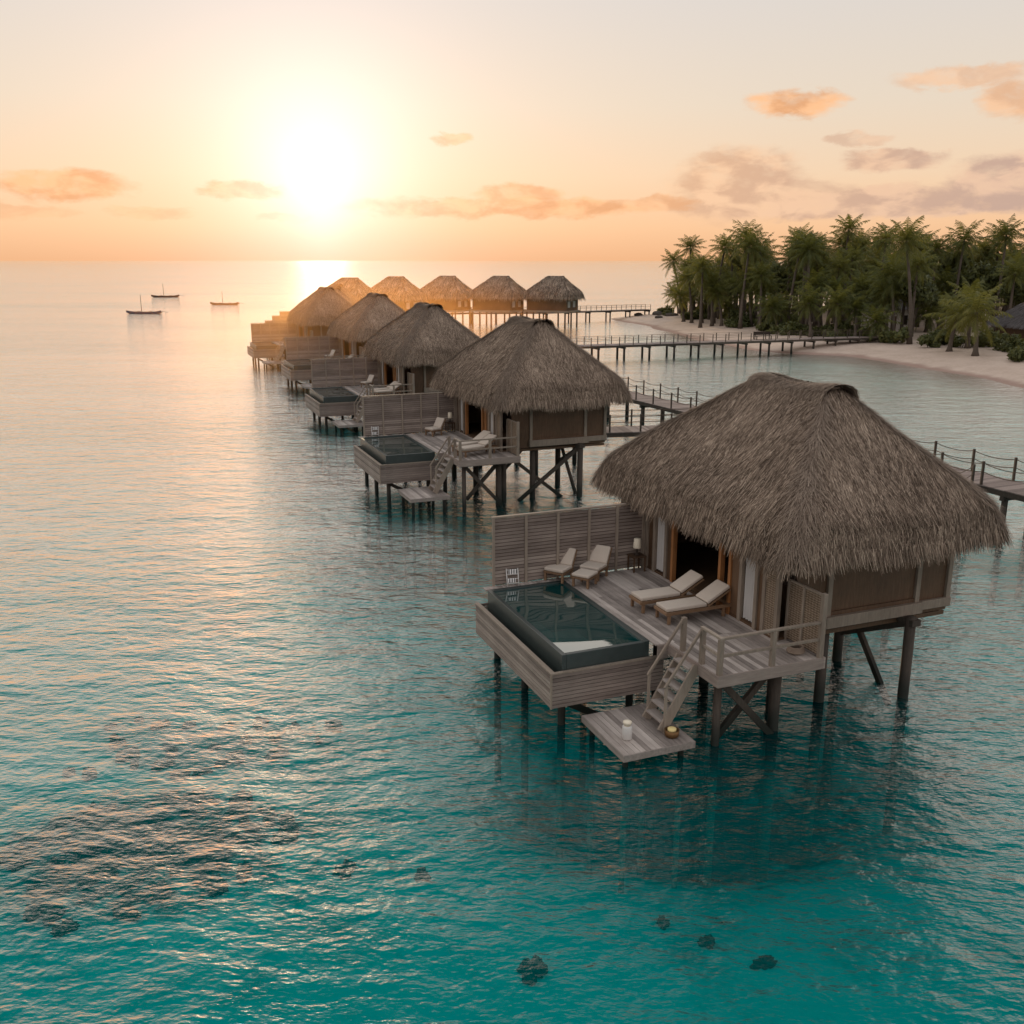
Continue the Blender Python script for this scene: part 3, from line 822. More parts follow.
villa = make_villa()
VP = [((1.18, 21.21), 0.0), ((-5.75, 43.3), 0.38), ((-12.5, 64.0), 0.20), ((-18.7, 83.4), 0.25), ((-26.8, 102.5), 0.30), ((-28.0, 113.5), -0.05), ((-29.9, 125.0), -0.1), ((-31.7, 137.0), -0.15)]
VL = [None,
      'second thatched villa in the row, standing on crossed braces above open water',
      'third thatched villa in the row, half hidden behind the second villa',
      'fourth thatched villa in the row, in the orange glare behind the third villa',
      'fifth thatched villa in the row, against the low sun, tall stilts clear',
      'villa just behind the fifth one, its screen stepping out beside the roof',
      'villa second behind the fifth one, its screen a higher step beside the roof',
      'farthest villa of the stepped row, only its screen top showing past the fifth roof']
def wpt(i, x, y, z=0.0):
    (ox, oy), dz = VP[i]
    return (ox + x * math.cos(ROT) - y * math.sin(ROT), oy + x * math.sin(ROT) + y * math.cos(ROT), z + dz)
villas = [villa]
villa.location = (1.18, 21.21, 0); villa.rotation_euler = (0, 0, ROT)
for i in range(1, 8):
    villas.append(dup(villa, (*VP[i][0], VP[i][1]), ROT, VL[i]))
for i in range(1, 5):      # the later villas also have crossed braces on the front row of piles
    for a, b in (((9.1, -1.37, 2.0), (5.5, -1.08, -.9)), ((5.4, -.74, 1.95), (8.9, -1.14, -.9))):
        MB().beam(a, b, .12, .17).build('brace', 'pile', villas[i])

# ------------------------------------------------------------------ far second row of villas
def make_far_villa():
    v = thing('overwater_villa', 'end villa of the far row, beside the far jetty', 'villa', group='thatched villas of the far row')
    V = np.concatenate([strands(9000, seed=31, w=0.07), fringe(2500, 0.07, 32)])
    V2 = V.copy()
    roof = link_mesh('thatch_roof', quads_mesh('thatch_roof', V2), 'thatch', v)
    roof_base().build('roof_lining', 'thatch_base', roof, smooth=True)
    ridge_core().build('ridge_roll', 'thatch_base', roof, smooth=True)
    w = MB().box(5.2, 10.6, -1.2, 6.9, 2.2, 4.4)
    w.build('wall', 'brown', v)
    MB().box(4.6, 10.9, -1.5, 7.2, 1.9, 2.198).build('floor_slab', 'frame', v)
    for x, y in ((5.1, -1.1), (7.8, -1.1), (10.4, -1.1), (5.1, 2.8), (10.4, 2.8), (5.1, 6.8), (7.8, 6.8), (10.4, 6.8)):
        MB().tube([(x, y, -7.2), (x, y, 1.9)], .16, 8).build('pile', 'pile', v)
    for x0, x1, y in ((6.0, 7.0, -1.23), (8.3, 9.3, -1.23)):
        MB().box(x0, x1, y, y + .02, 2.7, 3.7).build('window', 'curtain', v)
    for y0, y1 in ((0.3, 1.6), (3.5, 4.8)):
        MB().box(10.61, 10.63, y0, y1, 2.7, 3.7).build('window', 'curtain', v)
    return v
FV = [(6.9, 167.5), (-2.3, 168.5), (-11.4, 169.5), (-19.4, 163.0), (-25.2, 152.0)]
FLAB = [None, 'second villa of the far row, next to the end one', 'middle villa of the far row', 'fourth villa of the far row, its roof rising over the third near villa',
        'last villa of the far row, its roof glowing beside the sun glare on the water']
far_rot = R(62)
def far_loc(cx, cy, rz, s=1.0):
    return (cx - s * (RX * math.cos(rz) - RY * math.sin(rz)), cy - s * (RX * math.sin(rz) + RY * math.cos(rz)), 0.62)
fv = make_far_villa()
fv.location = far_loc(*FV[0], far_rot, 0.9); fv.rotation_euler = (0, 0, far_rot); fv.scale = (0.9, 0.9, 1.0)
for c, lab in zip(FV[1:], FLAB[1:]):
    dup(fv, far_loc(*c, far_rot, 0.9), far_rot, lab)

# ------------------------------------------------------------------ jetties
def make_jetty(name, label, pts, z, width, post_step=3.0, rail_step=1.8, rail_h=0.95, ropes=(0.95, 0.6), sag=0.12, sides=(-1, 1), rails=True, pile_r=0.13, plank_w=0.16):
    t = thing(name, label, 'jetty', (pts[0][0], pts[0][1], 0))
    ox, oy = pts[0]
    P = [Vector((x - ox, y - oy, 0)) for x, y in pts]
    seg = [(P[i + 1] - P[i]).length for i in range(len(P) - 1)]
    tot = sum(seg)
    def at(s):
        for i, l in enumerate(seg):
            if s <= l or i == len(seg) - 1:
                d = (P[i + 1] - P[i]).normalized()
                return P[i] + d * s, d
            s -= l
    d_ = MB(); n = int(tot / plank_w)
    for i in range(n):
        p, d = at((i + .5) * plank_w); nrm = Vector((-d.y, d.x, 0))
        a = p + nrm * width / 2 + Vector((0, 0, z - .02)); b = p - nrm * width / 2 + Vector((0, 0, z - .02 + random.uniform(-.003, .003)))
        d_.beam(a, b, plank_w - .012, .04)
    d_.build('deck', 'jetty', t)
    for sgn in (-1, 1):
        s = MB()
        for i in range(len(P) - 1):
            d = (P[i + 1] - P[i]).normalized(); nrm = Vector((-d.y, d.x, 0)) * sgn * (width / 2 - .06)
            s.beam(P[i] + nrm + Vector((0, 0, z - .155)), P[i + 1] + nrm + Vector((0, 0, z - .155)), .09, .22)
        s.build('side_beam', 'pile', t)
    n = max(2, int(tot / post_step))
    for i in range(n + 1):
        p, d = at(min(tot - .05, .2 + i * (tot - .4) / n)); nrm = Vector((-d.y, d.x, 0))
        gzz = min(gz(p.x + ox, p.y + oy) - .6, -.2)
        for sgn in (-1, 1):
            q = p + nrm * sgn * (width / 2 - .22)
            MB().tube([(q.x, q.y, gzz), (q.x, q.y, z - .28)], pile_r, 8).build('pile', 'pile', t)
        a = p + nrm * (width / 2); b = p - nrm * (width / 2)
        MB().beam((a.x, a.y, z - .36), (b.x, b.y, z - .36), .18, .18).build('cross_beam', 'pile', t)
    if rails:
        n = max(2, int(tot / rail_step))
        for sgn in sides:
            tops = []
            for i in range(n + 1):
                p, d = at(min(tot - .02, .02 + i * tot / n)); nrm = Vector((-d.y, d.x, 0))
                q = p + nrm * sgn * (width / 2 - .06)
                MB().beam((q.x, q.y, z - .1), (q.x, q.y, z + rail_h), .09, .09).build('rail_post', 'frame' if False else 'pile', t)
                tops.append(q)
            rp = MB()
            for hgt in ropes:
                for a, b in zip(tops, tops[1:]):
                    m = 6
                    pl = [a.lerp(b, k / m) + Vector((0, 0, z + hgt - .05 - sag * 4 * (k / m) * (1 - k / m))) for k in range(m + 1)]
                    rp.tube(pl, .018, 5, False)
            rp.build('rope', 'rope', t)
    return t
make_jetty('jetty', 'long walkway with rope rails running past the back of the nearest thatched villas', [(24.6, 29.8), (7.9, 67.3), (-3.0, 92.0), (-8.6, 112.0)], 2.0, 2.0, 4.6, 2.1, 0.98)
make_jetty('jetty', 'short walkway joining the second villa to the long rope railed walkway', [(3.4, 52.2), (11.9, 53.6)], 2.0, 1.9, 4.0, 1.6, 0.95, sag=0.02)
make_jetty('jetty', 'curved jetty on paired posts crossing the water to the beach', [(-3.0, 106.5), (9.0, 110.4), (20.0, 114.4), (30.0, 118.0), (38.0, 121.0), (46.0, 123.2)], 1.7, 2.2, 3.1, 1.7, 0.9, sag=0.03, plank_w=0.25)
make_jetty('jetty', 'farthest jetty, leading from the far row of villas to the sandy tip', [(-34.0, 161.0), (-22.0, 171.0), (-8, 177.0), (6.0, 178.5), (16.0, 183.5), (26.0, 189.0)], 1.9, 1.8, 4.4, 2.2, 0.9, sag=0.02, plank_w=0.35)
make_jetty('jetty', 'short plank walkway behind the nearest villa, mostly hidden by its roof', [(10.2, 29.9), (18.2, 39.2)], 2.0, 1.8, 4.0, 1.8, 0.95, sag=0.04)

# ------------------------------------------------------------------ furniture
def make_lounger(label):
    t = thing('sun_lounger', label, 'sun lounger')
    # length along +x (head at +x), width along y
    f = MB()
    f.box(0, 1.95, -.33, -.27, .24, .32); f.box(0, 1.95, .27, .33, .24, .32); f.box(0, .06, -.27, .27, .24, .32); f.box(1.89, 1.95, -.27, .27, .24, .32)
    for i in range(8): f.box(.1 + i * .16, .2 + i * .16, -.27, .27, .285, .305)
    f.build('frame', 'teak', t, 0.006)
    for x in (.09, 1.72):
        for y in (-.29, .29):
            MB().box(x - .035, x + .035, y - .035, y + .035, 0, .24).build('leg', 'teak', t, 0.005)
    MB().beam((1.25, 0, .33), (1.92, 0, .70), .60, .03, up=(-.6, 0, .8)).build('backrest_frame', 'teak', t)
    MB().box(.03, 1.22, -.29, .29, .325, .425).build('seat_cushion', 'cushion', t, 0.03)
    MB().beam((1.23, 0, .42), (1.90, 0, .79), .58, .09, up=(-.6, 0, .8)).build('back_cushion', 'cushion', t, 0.03)
    return t
def make_chair(label):
    t = thing('lounge_chair', label, 'lounge chair')
    MB().box(0, .66, -.32, .32, .24, .30).build('frame', 'teak', t, 0.006)
    for x in (.05, .60):
        for y in (-.28, .28):
            MB().box(x - .03, x + .03, y - .03, y + .03, 0, .24).build('leg', 'teak', t)
    MB().beam((.60, 0, .28), (.88, 0, .80), .62, .03, up=(-1, 0, .5)).build('backrest_frame', 'teak', t)
    MB().box(.0, .60, -.31, .31, .305, .40).build('seat_cushion', 'cushion', t, 0.03)
    MB().beam((.56, 0, .39), (.82, 0, .84), .60, .09, up=(-1, 0, .5)).build('back_cushion', 'cushion', t, 0.03)
    return t
def make_stool(label):
    t = thing('footstool', label, 'footstool')
    MB().box(-.30, .30, -.28, .28, .24, .30).build('frame', 'teak', t, 0.006)
    for x in (-.25, .25):
        for y in (-.23, .23):
            MB().box(x - .03, x + .03, y - .03, y + .03, 0, .24).build('leg', 'teak', t)
    MB().box(-.30, .30, -.28, .28, .305, .39).build('seat_cushion', 'cushion', t, 0.03)
    return t
def make_rack(label):
    t = thing('towel_rack', label, 'towel rack')
    fr = MB()
    for y in (-.24, .24): fr.tube([(-.16, y, 0), (.10, y, .80)], .022, 8)
    fr.build('frame', 'white', t, smooth=True)
    for k in range(4):
        z = .14 + k * .20; x = -.16 + .26 * z / .80
        MB().tube([(x, -.24, z), (x, .24, z)], .016, 8).build('rung', 'white', t)
    for z, y0, y1, dr in ((.74, -.20, .16, .24), (.34, -.12, .22, .18)):
        x = -.16 + .26 * z / .80
        n = 8; vs = []; fs = []
        prof = [(-.028, -dr), (-.026, -.03), (-.012, .018), (.012, .018), (.026, -.03), (.030, -dr * .85)]
        for i in range(n + 1):
            y = y0 + (y1 - y0) * i / n
            for px, pz in prof: vs.append((x + px + .006 * math.sin(i * 2.2), y, z + pz + .006 * math.sin(i * 1.7)))
        for i in range(n):
            for j in range(5): fs.append((i * 6 + j, i * 6 + j + 1, (i + 1) * 6 + j + 1, (i + 1) * 6 + j))
        MB().add(vs, fs).build('towel', stripe_mat(), t, smooth=True)
    return t
def stripe_mat():
    if 'stripe' in M: return M['stripe']
    m, t = new_mat('striped_towel')
    y = t.n('ShaderNodeSeparateXYZ', {0: t.n('ShaderNodeTexCoord').outputs['Object']}).outputs[1]
    k = t.math('GREATER_THAN', t.math('SINE', t.math('MULTIPLY', y, 62.0)), 0.35)
    surf(t, t.mix(k, (0.72, 0.70, 0.67), (0.07, 0.07, 0.075)), 0.95)
    M['stripe'] = m
    return m
def make_lamp(label):
    t = thing('table_lamp', label, 'lamp')
    MB().lathe([(.09, 0), (.10, .03), (.03, .06), (.025, .24)], n=14).build('lamp_base', 'dark', t, smooth=True)
    MB().lathe([(.11, .22), (.12, .24), (.10, .50), (.09, .51)], n=16).build('lamp_shade', 'shade', t, smooth=True)
    return t
def make_side_table(label):
    t = thing('side_table', label, 'side table')
    MB().box(-.22, .22, -.22, .22, .44, .48).build('table_top', 'brown', t, 0.005)
    for x in (-.18, .18):
        for y in (-.18, .18): MB().box(x - .02, x + .02, y - .02, y + .02, 0, .44).build('leg', 'brown', t)
    return t

def place(o, i, x, y, z, rz):
    o.location = wpt(i, x, y, z); o.rotation_euler = (0, 0, ROT + rz)
    return o
g_l, g_c = 'sun loungers on the villa decks', 'lounge chairs by the villa screens'
LA = R(7)
lg = make_lounger('front sun lounger on the nearest deck, closest to the stair'); tag(lg, group=g_l)
place(lg, 0, 3.25, 1.05, ZD + .006, LA - .12)
def more_lounger(i, x, y, a, label): place(dup(lg, label=label), i, x, y, ZD + .006, a)
more_lounger(0, 3.05, 2.02, LA - .12, 'rear sun lounger on the nearest deck, in front of the open doorway')
more_lounger(1, 3.05, -1.55, .30, 'sun lounger nearest the rail on the second villa deck')
more_lounger(1, 3.15, -.55, .30, 'sun lounger on the second villa deck, behind the one at the rail')
more_lounger(2, 3.15, -1.5, .3, 'sun lounger at the rail of the third villa deck')
more_lounger(2, 3.25, -.5, .3, 'second sun lounger on the third villa deck, behind the rail one')
more_lounger(3, 3.15, -1.4, .3, 'sun lounger on the fourth villa deck in the orange glare')
ch = make_chair('cushioned lounge chair on the nearest deck, by the slatted screen'); tag(ch, group=g_c)
place(ch, 0, 1.98, 4.92, ZD + .006, R(36))
place(dup(ch, label='cushioned lounge chair behind the footstool on the nearest deck'), 0, 3.02, 4.72, ZD + .006, R(36))
place(dup(ch, label='pale lounge chair beside the screen of the second villa'), 1, 3.3, 4.1, ZD + .006, R(20))
place(dup(ch, label='lounge chair beside the screen of the third villa'), 2, 3.6, 3.9, ZD + .006, R(20))
place(dup(ch, label='lounge chair beside the screen of the fourth villa'), 3, 3.6, 3.9, ZD + .006, R(20))
fs_ = make_stool('cushioned footstool in front of a lounge chair on the nearest deck')
place(fs_, 0, 2.72, 4.36, ZD + .006, R(36))
pl_ = make_rack('white towel rack with striped towels beside the nearest pool, before the screen'); tag(pl_, group='white towel racks')
place(pl_, 0, .80, 5.12, ZD + .005, R(80)); pl_.scale = (.7, .7, .6)
place(dup(pl_, label='white towel rack by the screen of the second villa'), 1, .80, 5.12, ZD + .005, R(80))
sdt = make_side_table('dark side table under the lamp by the nearest villa wall')
place(sdt, 0, 4.75, 5.0, ZD + .006, 0)
lp = make_lamp('cream shaded lamp on the side table by the nearest villa wall'); place(lp, 0, 4.75, 5.0, ZD + .486, 0)
place(dup(sdt, label='dark side table by the wall of the second villa'), 1, 4.75, 5.0, ZD + .006, 0)
place(dup(lp, label='cream lamp by the wall of the second villa'), 1, 4.75, 5.0, ZD + .486, 0)
# landing props
ln = thing('lantern', 'white lantern with a lid standing on the landing by the water', 'lantern')
MB().lathe([(.10, 0), (.115, .02), (.115, .30), (.10, .33)], n=18).build('body', 'white', ln, smooth=True)
MB().lathe([(.075, .33), (.075, .38), (.10, .385), (.10, .43), (.03, .45)], n=18).build('lid', 'shade', ln, smooth=True)
place(ln, 0, .92, -1.58, .424, 0)
bw = thing('candle_bowl', 'squat brown bowl with a yellow candle on the landing', 'bowl')
MB().lathe([(.13, 0), (.165, .03), (.17, .17), (.155, .175), (.15, .12)], n=18).build('bowl', 'brass', bw, smooth=True)
MB().lathe([(.10, .11), (.10, .20), (.07, .21)], n=18).build('candle', 'wax', bw, smooth=True)
place(bw, 0, 1.93, -1.86, .424, 0)
cr = thing('rope_coil', 'coil of tan rope lying at the foot of the woven screen', 'rope')
pts = [(.20 * math.cos(a) * (1 - a / 120), .20 * math.sin(a) * (1 - a / 120), .03 + a * .0052) for a in np.linspace(0, 28, 120)]
MB().tube(pts, .026, 6).build('coil', 'thatch_pale', cr, smooth=True)
place(cr, 0, 5.18, -1.95, ZD + .01, 0)

# ------------------------------------------------------------------ boats
def make_boat(label, mat, L=7.6, mast=4.6):
    t = thing('outrigger_boat', label, 'boat', group='outrigger boats anchored off the villas')
    n = 17; vs = []; fs = []
    sec = 7
    for i in range(n):
        u = i / (n - 1) * 2 - 1
        hw = .46 * (1 - abs(u) ** 2.2) + .02
        sheer = .40 + .30 * abs(u) ** 4
        keel = -.25 + .5 * abs(u) ** 4
        for k in range(sec):
            a = -math.pi / 2 + math.pi * k / (sec - 1)
            vs.append((u * L / 2, hw * math.sin(a), keel + (sheer - keel) * (1 - math.cos(a) ** 1.0) if True else 0))
    for i in range(n - 1):
        for k in range(sec - 1):
            fs.append((i * sec + k, (i + 1) * sec + k, (i + 1) * sec + k + 1, i * sec + k + 1))
    h = MB().add(vs, fs)
    hull = h.build('hull', mat, t, smooth=True)
    MB().box(-1.9, 1.9, -.42, .42, .28, .32).build('thwart_deck', 'boat', hull)
    MB().tube([(-.4, 0, .1), (-.4, 0, mast)], [.07, .045], 8).build('mast', 'boat', t)
    MB().tube([(-3.0, 2.0, .05), (0, 2.0, 0), (2.6, 2.0, .05), (3.2, 2.0, .25)], .10, 8).build('outrigger_float', 'boat', t)
    for x in (-1.2, 1.4): MB().tube([(x, -.45, .44), (x, .6, .52), (x, 2.0, .06)], .045, 6).build('boom', 'boat', t)
    MB().tube([(3.4, 0, .66), (5.3, 0, .22)], .035, 6).build('bow_spar', 'boat', t)
    return t
b1 = make_boat('dark blue outrigger boat, nearest of the three, with the tallest mast', 'boat_blue', 7.6, 3.9)
b1.location = (-78, 209, 0); b1.rotation_euler = (0, 0, R(-4))
b2 = make_boat('small dark outrigger boat farthest out, under the horizon', 'boat', 7.6, 3.6)
b2.location = (-106, 303, 0); b2.scale = (1.12,) * 3; b2.rotation_euler = (0, 0, R(3))
b3 = make_boat('dark outrigger boat nearest the villas with a spar over the bow', 'boat', 7.6, 3.4)
b3.location = (-73, 251, 0); b3.rotation_euler = (0, 0, R(-8))

# ------------------------------------------------------------------ palms, trees, shrubs
def frond_batch(r, n_f, length, el0, el1, nl=18, lw=0.115):
    V, Q = [], []
    for k in range(n_f):
        az = 2 * math.pi * (k * 0.381966 + r.random() * 0.05)
        e = R(el0 + (el1 - el0) * ((k + r.random()) / n_f))
        L = length * r.uniform(0.82, 1.1)
        bend = r.uniform(0.45, 0.95) + 0.30 * max(0, e)
        # rachis
        m = nl
        pts = []; dirs = []
        p = Vector((0, 0, 0)); ee = e
        step = L / m
        hd = Vector((math.cos(az), math.sin(az), 0)); side = Vector((-math.sin(az), math.cos(az), 0))
        for i in range(m + 1):
            d = hd * math.cos(ee) + Vector((0, 0, math.sin(ee)))
            pts.append(p.copy()); dirs.append(d)
            p = p + d * step
            ee -= bend * step / L * (0.5 + 1.1 * i / m)
        tw = r.uniform(-.5, .5)
        for i in range(m):
            f = i / m
            # rachis strip
            w = .035 * (1 - f) + .008
            o = len(V)
            V += [pts[i] - side * w, pts[i] + side * w, pts[i + 1] + side * w, pts[i + 1] - side * w]; Q.append((o, o + 1, o + 2, o + 3))
            if f < .08: continue
            ll = L * .27 * math.sin(math.pi * min(1, (f * .86 + .16))) ** .75
            up = side.cross(dirs[i]) * -1
            for s in (-1, 1):
                dr = r.uniform(.25, .75)
                dv = (side * s * .85 + dirs[i] * (.55 + .35 * f) - Vector((0, 0, 1)) * dr + up * .05 + side * tw * .1).normalized()
                l = ll * r.uniform(.8, 1.1)
                a = pts[i]
                mid = a + dv * l * .55
                tip = a + (dv * .9 - Vector((0, 0, .28))).normalized() * l
                wv = dirs[i] * lw * .5
                o = len(V)
                V += [a - wv, a + wv, mid + wv * .9, mid - wv * .9]; Q.append((o, o + 1, o + 2, o + 3))
                o2 = len(V)
                V += [tip, tip + wv * .15]
                Q.append((o + 3, o + 2, o2 + 1, o2))
    return V, Q
def crown_mesh(seed, n_f=24, length=3.5):
    r = random.Random(seed)
    V, Q = frond_batch(r, n_f, length, 86, -55)
    return np_mesh('crown', np.array([tuple(v) for v in V]), np.array(Q))
CROWNS = [crown_mesh(40 + i, 27 + 2 * (i % 3), 3.3 + .22 * (i % 4)) for i in range(6)]
YOUNG = [crown_mesh(70 + i, 20, 3.0) for i in range(2)]
for me in CROWNS: me.materials.append(M['palm'])
for me in YOUNG: me.materials.append(M['palm_young'])

def make_palm(x, y, h, lean, az, crown, label, group=None, s=1.0, name='palm_tree', rz=0.0):
    z0 = gz(x, y) - .1
    t = thing(name, label, 'palm tree', (x, y, z0), 0, group)
    pts = []; rs = []
    for i in range(9):
        f = i / 8
        off = lean * (f ** 1.6)
        pts.append((off * math.cos(az), off * math.sin(az), h * f))
        rs.append((.25 - .11 * f + (.16 * (1 - f / .15) if f < .15 else 0)) * (s ** .5))
    MB().tube(pts, rs, 8).build('trunk', 'trunk', t, smooth=True)
    o = bpy.data.objects.new('crown', crown); C.objects.link(o); o.parent = t
    o.location = pts[-1]; o.rotation_euler = (random.uniform(-.1, .1), random.uniform(-.1, .1), rz); o.scale = (s,) * 3
    return t

def ray_xy(px, dist):
    """ground position seen at this bearing, dist metres ahead"""
    return ((px - 512) / 1000.0 * dist * 1.0, dist)
# trees that can be told apart: (x, y, trunk height, lean, lean azimuth, label)
KEY = [(32.0, 187.5, 9.8, 1.8, 3.0, 'leaning palm at the outer left end of the grove, over the sandy tip'),
       (34.6, 190.5, 12.4, .8, 2.6, 'tall palm second from the sandy tip, its full crown against the sky'),
       (35.5, 153.3, 13.2, 1.0, 1.2, 'tall palm with a high plume of fronds behind the middle of the jetty'),
       (41.0, 166.0, 10.4, .5, .5, 'palm with a narrow crown between two taller palms, left half of the grove'),
       (47.5, 165.0, 13.0, .7, 2.0, 'slim tall palm rising above the bench on the jetty'),
       (40.8, 136.2, 11.3, .9, 1.8, 'palm with a straight bare trunk rising from the beach edge behind the jetty'),
       (47.5, 143.0, 14.0, .6, .8, 'tall palm with a dark crown of drooping fronds, mid grove'),
       (51.5, 139.5, 12.6, .5, .2, 'palm with upright fronds between the middle and the curved trunk palm'),
       (48.7, 120.0, 12.2, -1.7, .1, 'palm on the beach with a long bare curved trunk'),
       (63.0, 141.0, 12.4, .8, .6, 'palm with pointed upright fronds behind the curved trunk palm'),
       (67.0, 136.5, 13.0, .6, 1.0, 'tallest palm of the grove, spreading its fronds above the beach hut'),
       (76.0, 146.0, 11.2, .6, 1.0, 'palm at the far right of the skyline, above the hut roof')]
for i, (x, y, h, le, a, lab) in enumerate(KEY):
    make_palm(x, y, h, le, a, CROWNS[i % 6], lab, rz=i * 1.3)
for i, (x, y, h, s, lab) in enumerate([(49.3, 110.2, 3.9, 1.0, 'young yellow green palm standing on the open sand, left of a pair'), (50.2, 105.8, 4.7, 1.12, 'young yellow green palm on the open sand, nearest the water'),
                                       (52.6, 113.0, 5.2, 1.05, 'young palm behind the pair on the open sand')]):
    make_palm(x, y, h, .5, i * 2.0, YOUNG[i % 2], lab, None, s * 1.2, rz=i)
r_ = random.Random(5)
placed = [(k[0], k[1]) for k in KEY]
cnt = 0; tries = 0
while cnt < 175 and tries < 14000:
    tries += 1
    x = r_.uniform(30, 118); y = r_.uniform(100, 215)
    d = float(shore_dist(np.array([x]), np.array([y]))[0])
    if d < (6.0 if y > 165 else 9.0) or d > 46: continue
    if abs(x / y) > 0.60 or x / y < 0.165: continue
    if math.hypot(x - 49, y - 108) < 9 or math.hypot(x - 61, y - 118) < 8: continue
    if any((x - a) ** 2 + (y - b) ** 2 < 4.0 for a, b in placed): continue
    placed.append((x, y))
    front = d < 13.5 or r_.random() < .25
    h = r_.uniform(2.4, 8.0) if front else r_.uniform(5.5, 11.8)
    if y > 175: h *= .85
    make_palm(x, y, h, r_.uniform(0, 1.6), r_.uniform(0, 6.28), CROWNS[cnt % 6], 'coconut palm crowded among others in the dense grove behind the beach', 'coconut palms filling the grove', r_.uniform(.85, 1.1), rz=r_.uniform(0, 6.28))
    cnt += 1
for k in range(17):      # taller palms that make the uneven skyline of the grove
    px = 712 + k * 19 + r_.uniform(-6, 6); y = 150 + r_.uniform(-10, 14); x = (px - 512) / 1000 * y
    while float(shore_dist(np.array([x]), np.array([y]))[0]) < 8 and y > 100:
        y += 4; x = (px - 512) / 1000 * y
        if y > 190: break
    placed.append((x, y))
    top = r_.uniform(226, 244)
    h = 11 + (260 - top - 16) / 968 * y * .97 - gz(x, y)
    make_palm(x, y, h, r_.uniform(0, 1.8), r_.uniform(0, 6.28), CROWNS[k % 6], 'coconut palm crowded among others in the dense grove behind the beach', 'coconut palms filling the grove', r_.uniform(.88, 1.05), rz=r_.uniform(0, 6.28))
cnt = 0; tries = 0
while cnt < 30 and tries < 5000:      # the narrow left end of the grove, out to the sandy tip
    tries += 1
    y = r_.uniform(148, 196); x = y * r_.uniform(.166, .235)
    d = float(shore_dist(np.array([x]), np.array([y]))[0])
    if d < 5.0 or any((x - a) ** 2 + (y - b) ** 2 < 3.0 for a, b in placed): continue
    placed.append((x, y))
    make_palm(x, y, r_.uniform(3.5, 9.5), r_.uniform(0, 1.8), r_.uniform(1.5, 4.5), CROWNS[cnt % 6], 'coconut palm crowded among others in the dense grove behind the beach', 'coconut palms filling the grove', r_.uniform(.8, 1.0), rz=r_.uniform(0, 6.28))
    cnt += 1

def leaf_cloud(seed, n, rx, ry, rz_, zc, lobes, ls=0.28):
    r = np.random.default_rng(seed)
    cs = np.stack([r.uniform(-1, 1, lobes) * rx * .62, r.uniform(-1, 1, lobes) * ry * .62, zc + r.uniform(-1, 1, lobes) * rz_ * .6], -1)
    rad = r.uniform(.35, .6, lobes) * min(rx, ry)
    k = r.integers(0, lobes, n)
    dirv = r.normal(size=(n, 3)); dirv /= np.linalg.norm(dirv, axis=1)[:, None]
    p = cs[k] + dirv * (rad[k] * r.random(n) ** .35)[:, None] * np.array([1, 1, .8])
    p[:, 2] = np.maximum(p[:, 2], .02)
    u = r.normal(size=(n, 3)); u /= np.linalg.norm(u, axis=1)[:, None]
    v = np.cross(u, dirv); v /= np.linalg.norm(v, axis=1)[:, None] + 1e-9
    s = ls * r.uniform(.6, 1.4, n)[:, None]
    V = np.stack([p - u * s, p - v * s * .45, p + u * s, p + v * s * .45], 1).reshape(-1, 3)
    return quads_mesh('crown', V)
TREES = [leaf_cloud(100 + i, 2600, 3.4, 3.4, 2.4, 6.6, 12, .34) for i in range(3)]
SHRUBS = [leaf_cloud(120 + i, 800, 1.5, 1.3, .7, .75, 7, .20) for i in range(3)]
for me in TREES + SHRUBS: me.materials.append(M['leaf'])
cnt = 0; tries = 0
while cnt < 75 and tries < 4000:
    tries += 1
    x = r_.uniform(40, 122); y = r_.uniform(118, 215)
    d = float(shore_dist(np.array([x]), np.array([y]))[0])
    if d < 15 or d > 55 or abs(x / y) > .6 or x / y < .19: continue
    if math.hypot(x - 61, y - 120) < 8: continue
    if any((x - a) ** 2 + (y - b) ** 2 < 5 for a, b in placed): continue
    placed.append((x, y))
    t = thing('broadleaf_tree', 'round leafy tree filling the gaps between the palms of the grove', 'tree', (x, y, gz(x, y) - .1), r_.uniform(0, 6.28), 'leafy trees between the palms')
    s = r_.uniform(.75, 1.25); t.scale = (s,) * 3
    MB().tube([(0, 0, 0), (.1, .05, 2.4), (-.1, .2, 5.2)], [.22, .17, .08], 7).tube([(.1, .05, 2.4), (1.2, .4, 5.4)], [.12, .05], 6).tube([(.05, .1, 3), (-1.1, -.6, 5.8)], [.11, .05], 6).build('trunk', 'trunk', t)
    o = bpy.data.objects.new('crown', TREES[cnt % 3]); C.objects.link(o); o.parent = t
    cnt += 1
# shrubs along the top of the beach
cnt = 0; tries = 0
while cnt < 70 and tries < 9000:
    tries += 1
    x = r_.uniform(24, 90); y = r_.uniform(96, 205)
    d = float(shore_dist(np.array([x]), np.array([y]))[0])
    if d < 8.2 or d > 15.5 or x / y < .15 or x / y > .6: continue
    if math.hypot(x - 49, y - 108) < 6.5 or math.hypot(x - 62, y - 117) < 4: continue
    if any((x - a) ** 2 + (y - b) ** 2 < 1.6 for a, b in placed): continue
    placed.append((x, y))
    s = r_.uniform(.7, 1.5)
    t = thing('shrub', 'low dark green shrub growing along the top of the beach under the palms', 'shrub', (x, y, gz(x, y) - .1), r_.uniform(0, 6.28), 'shrubs along the top of the beach')
    t.scale = (s, s, s * r_.uniform(.8, 1.2))
    MB().tube([(0, 0, 0), (.1, 0, .5), (.3, .1, .9)], [.05, .04, .02], 6).tube([(0, 0, .1), (-.3, .2, .8)], [.04, .02], 6).build('stem', 'trunk', t)
    o = bpy.data.objects.new('crown', SHRUBS[cnt % 3]); C.objects.link(o); o.parent = t
    cnt += 1

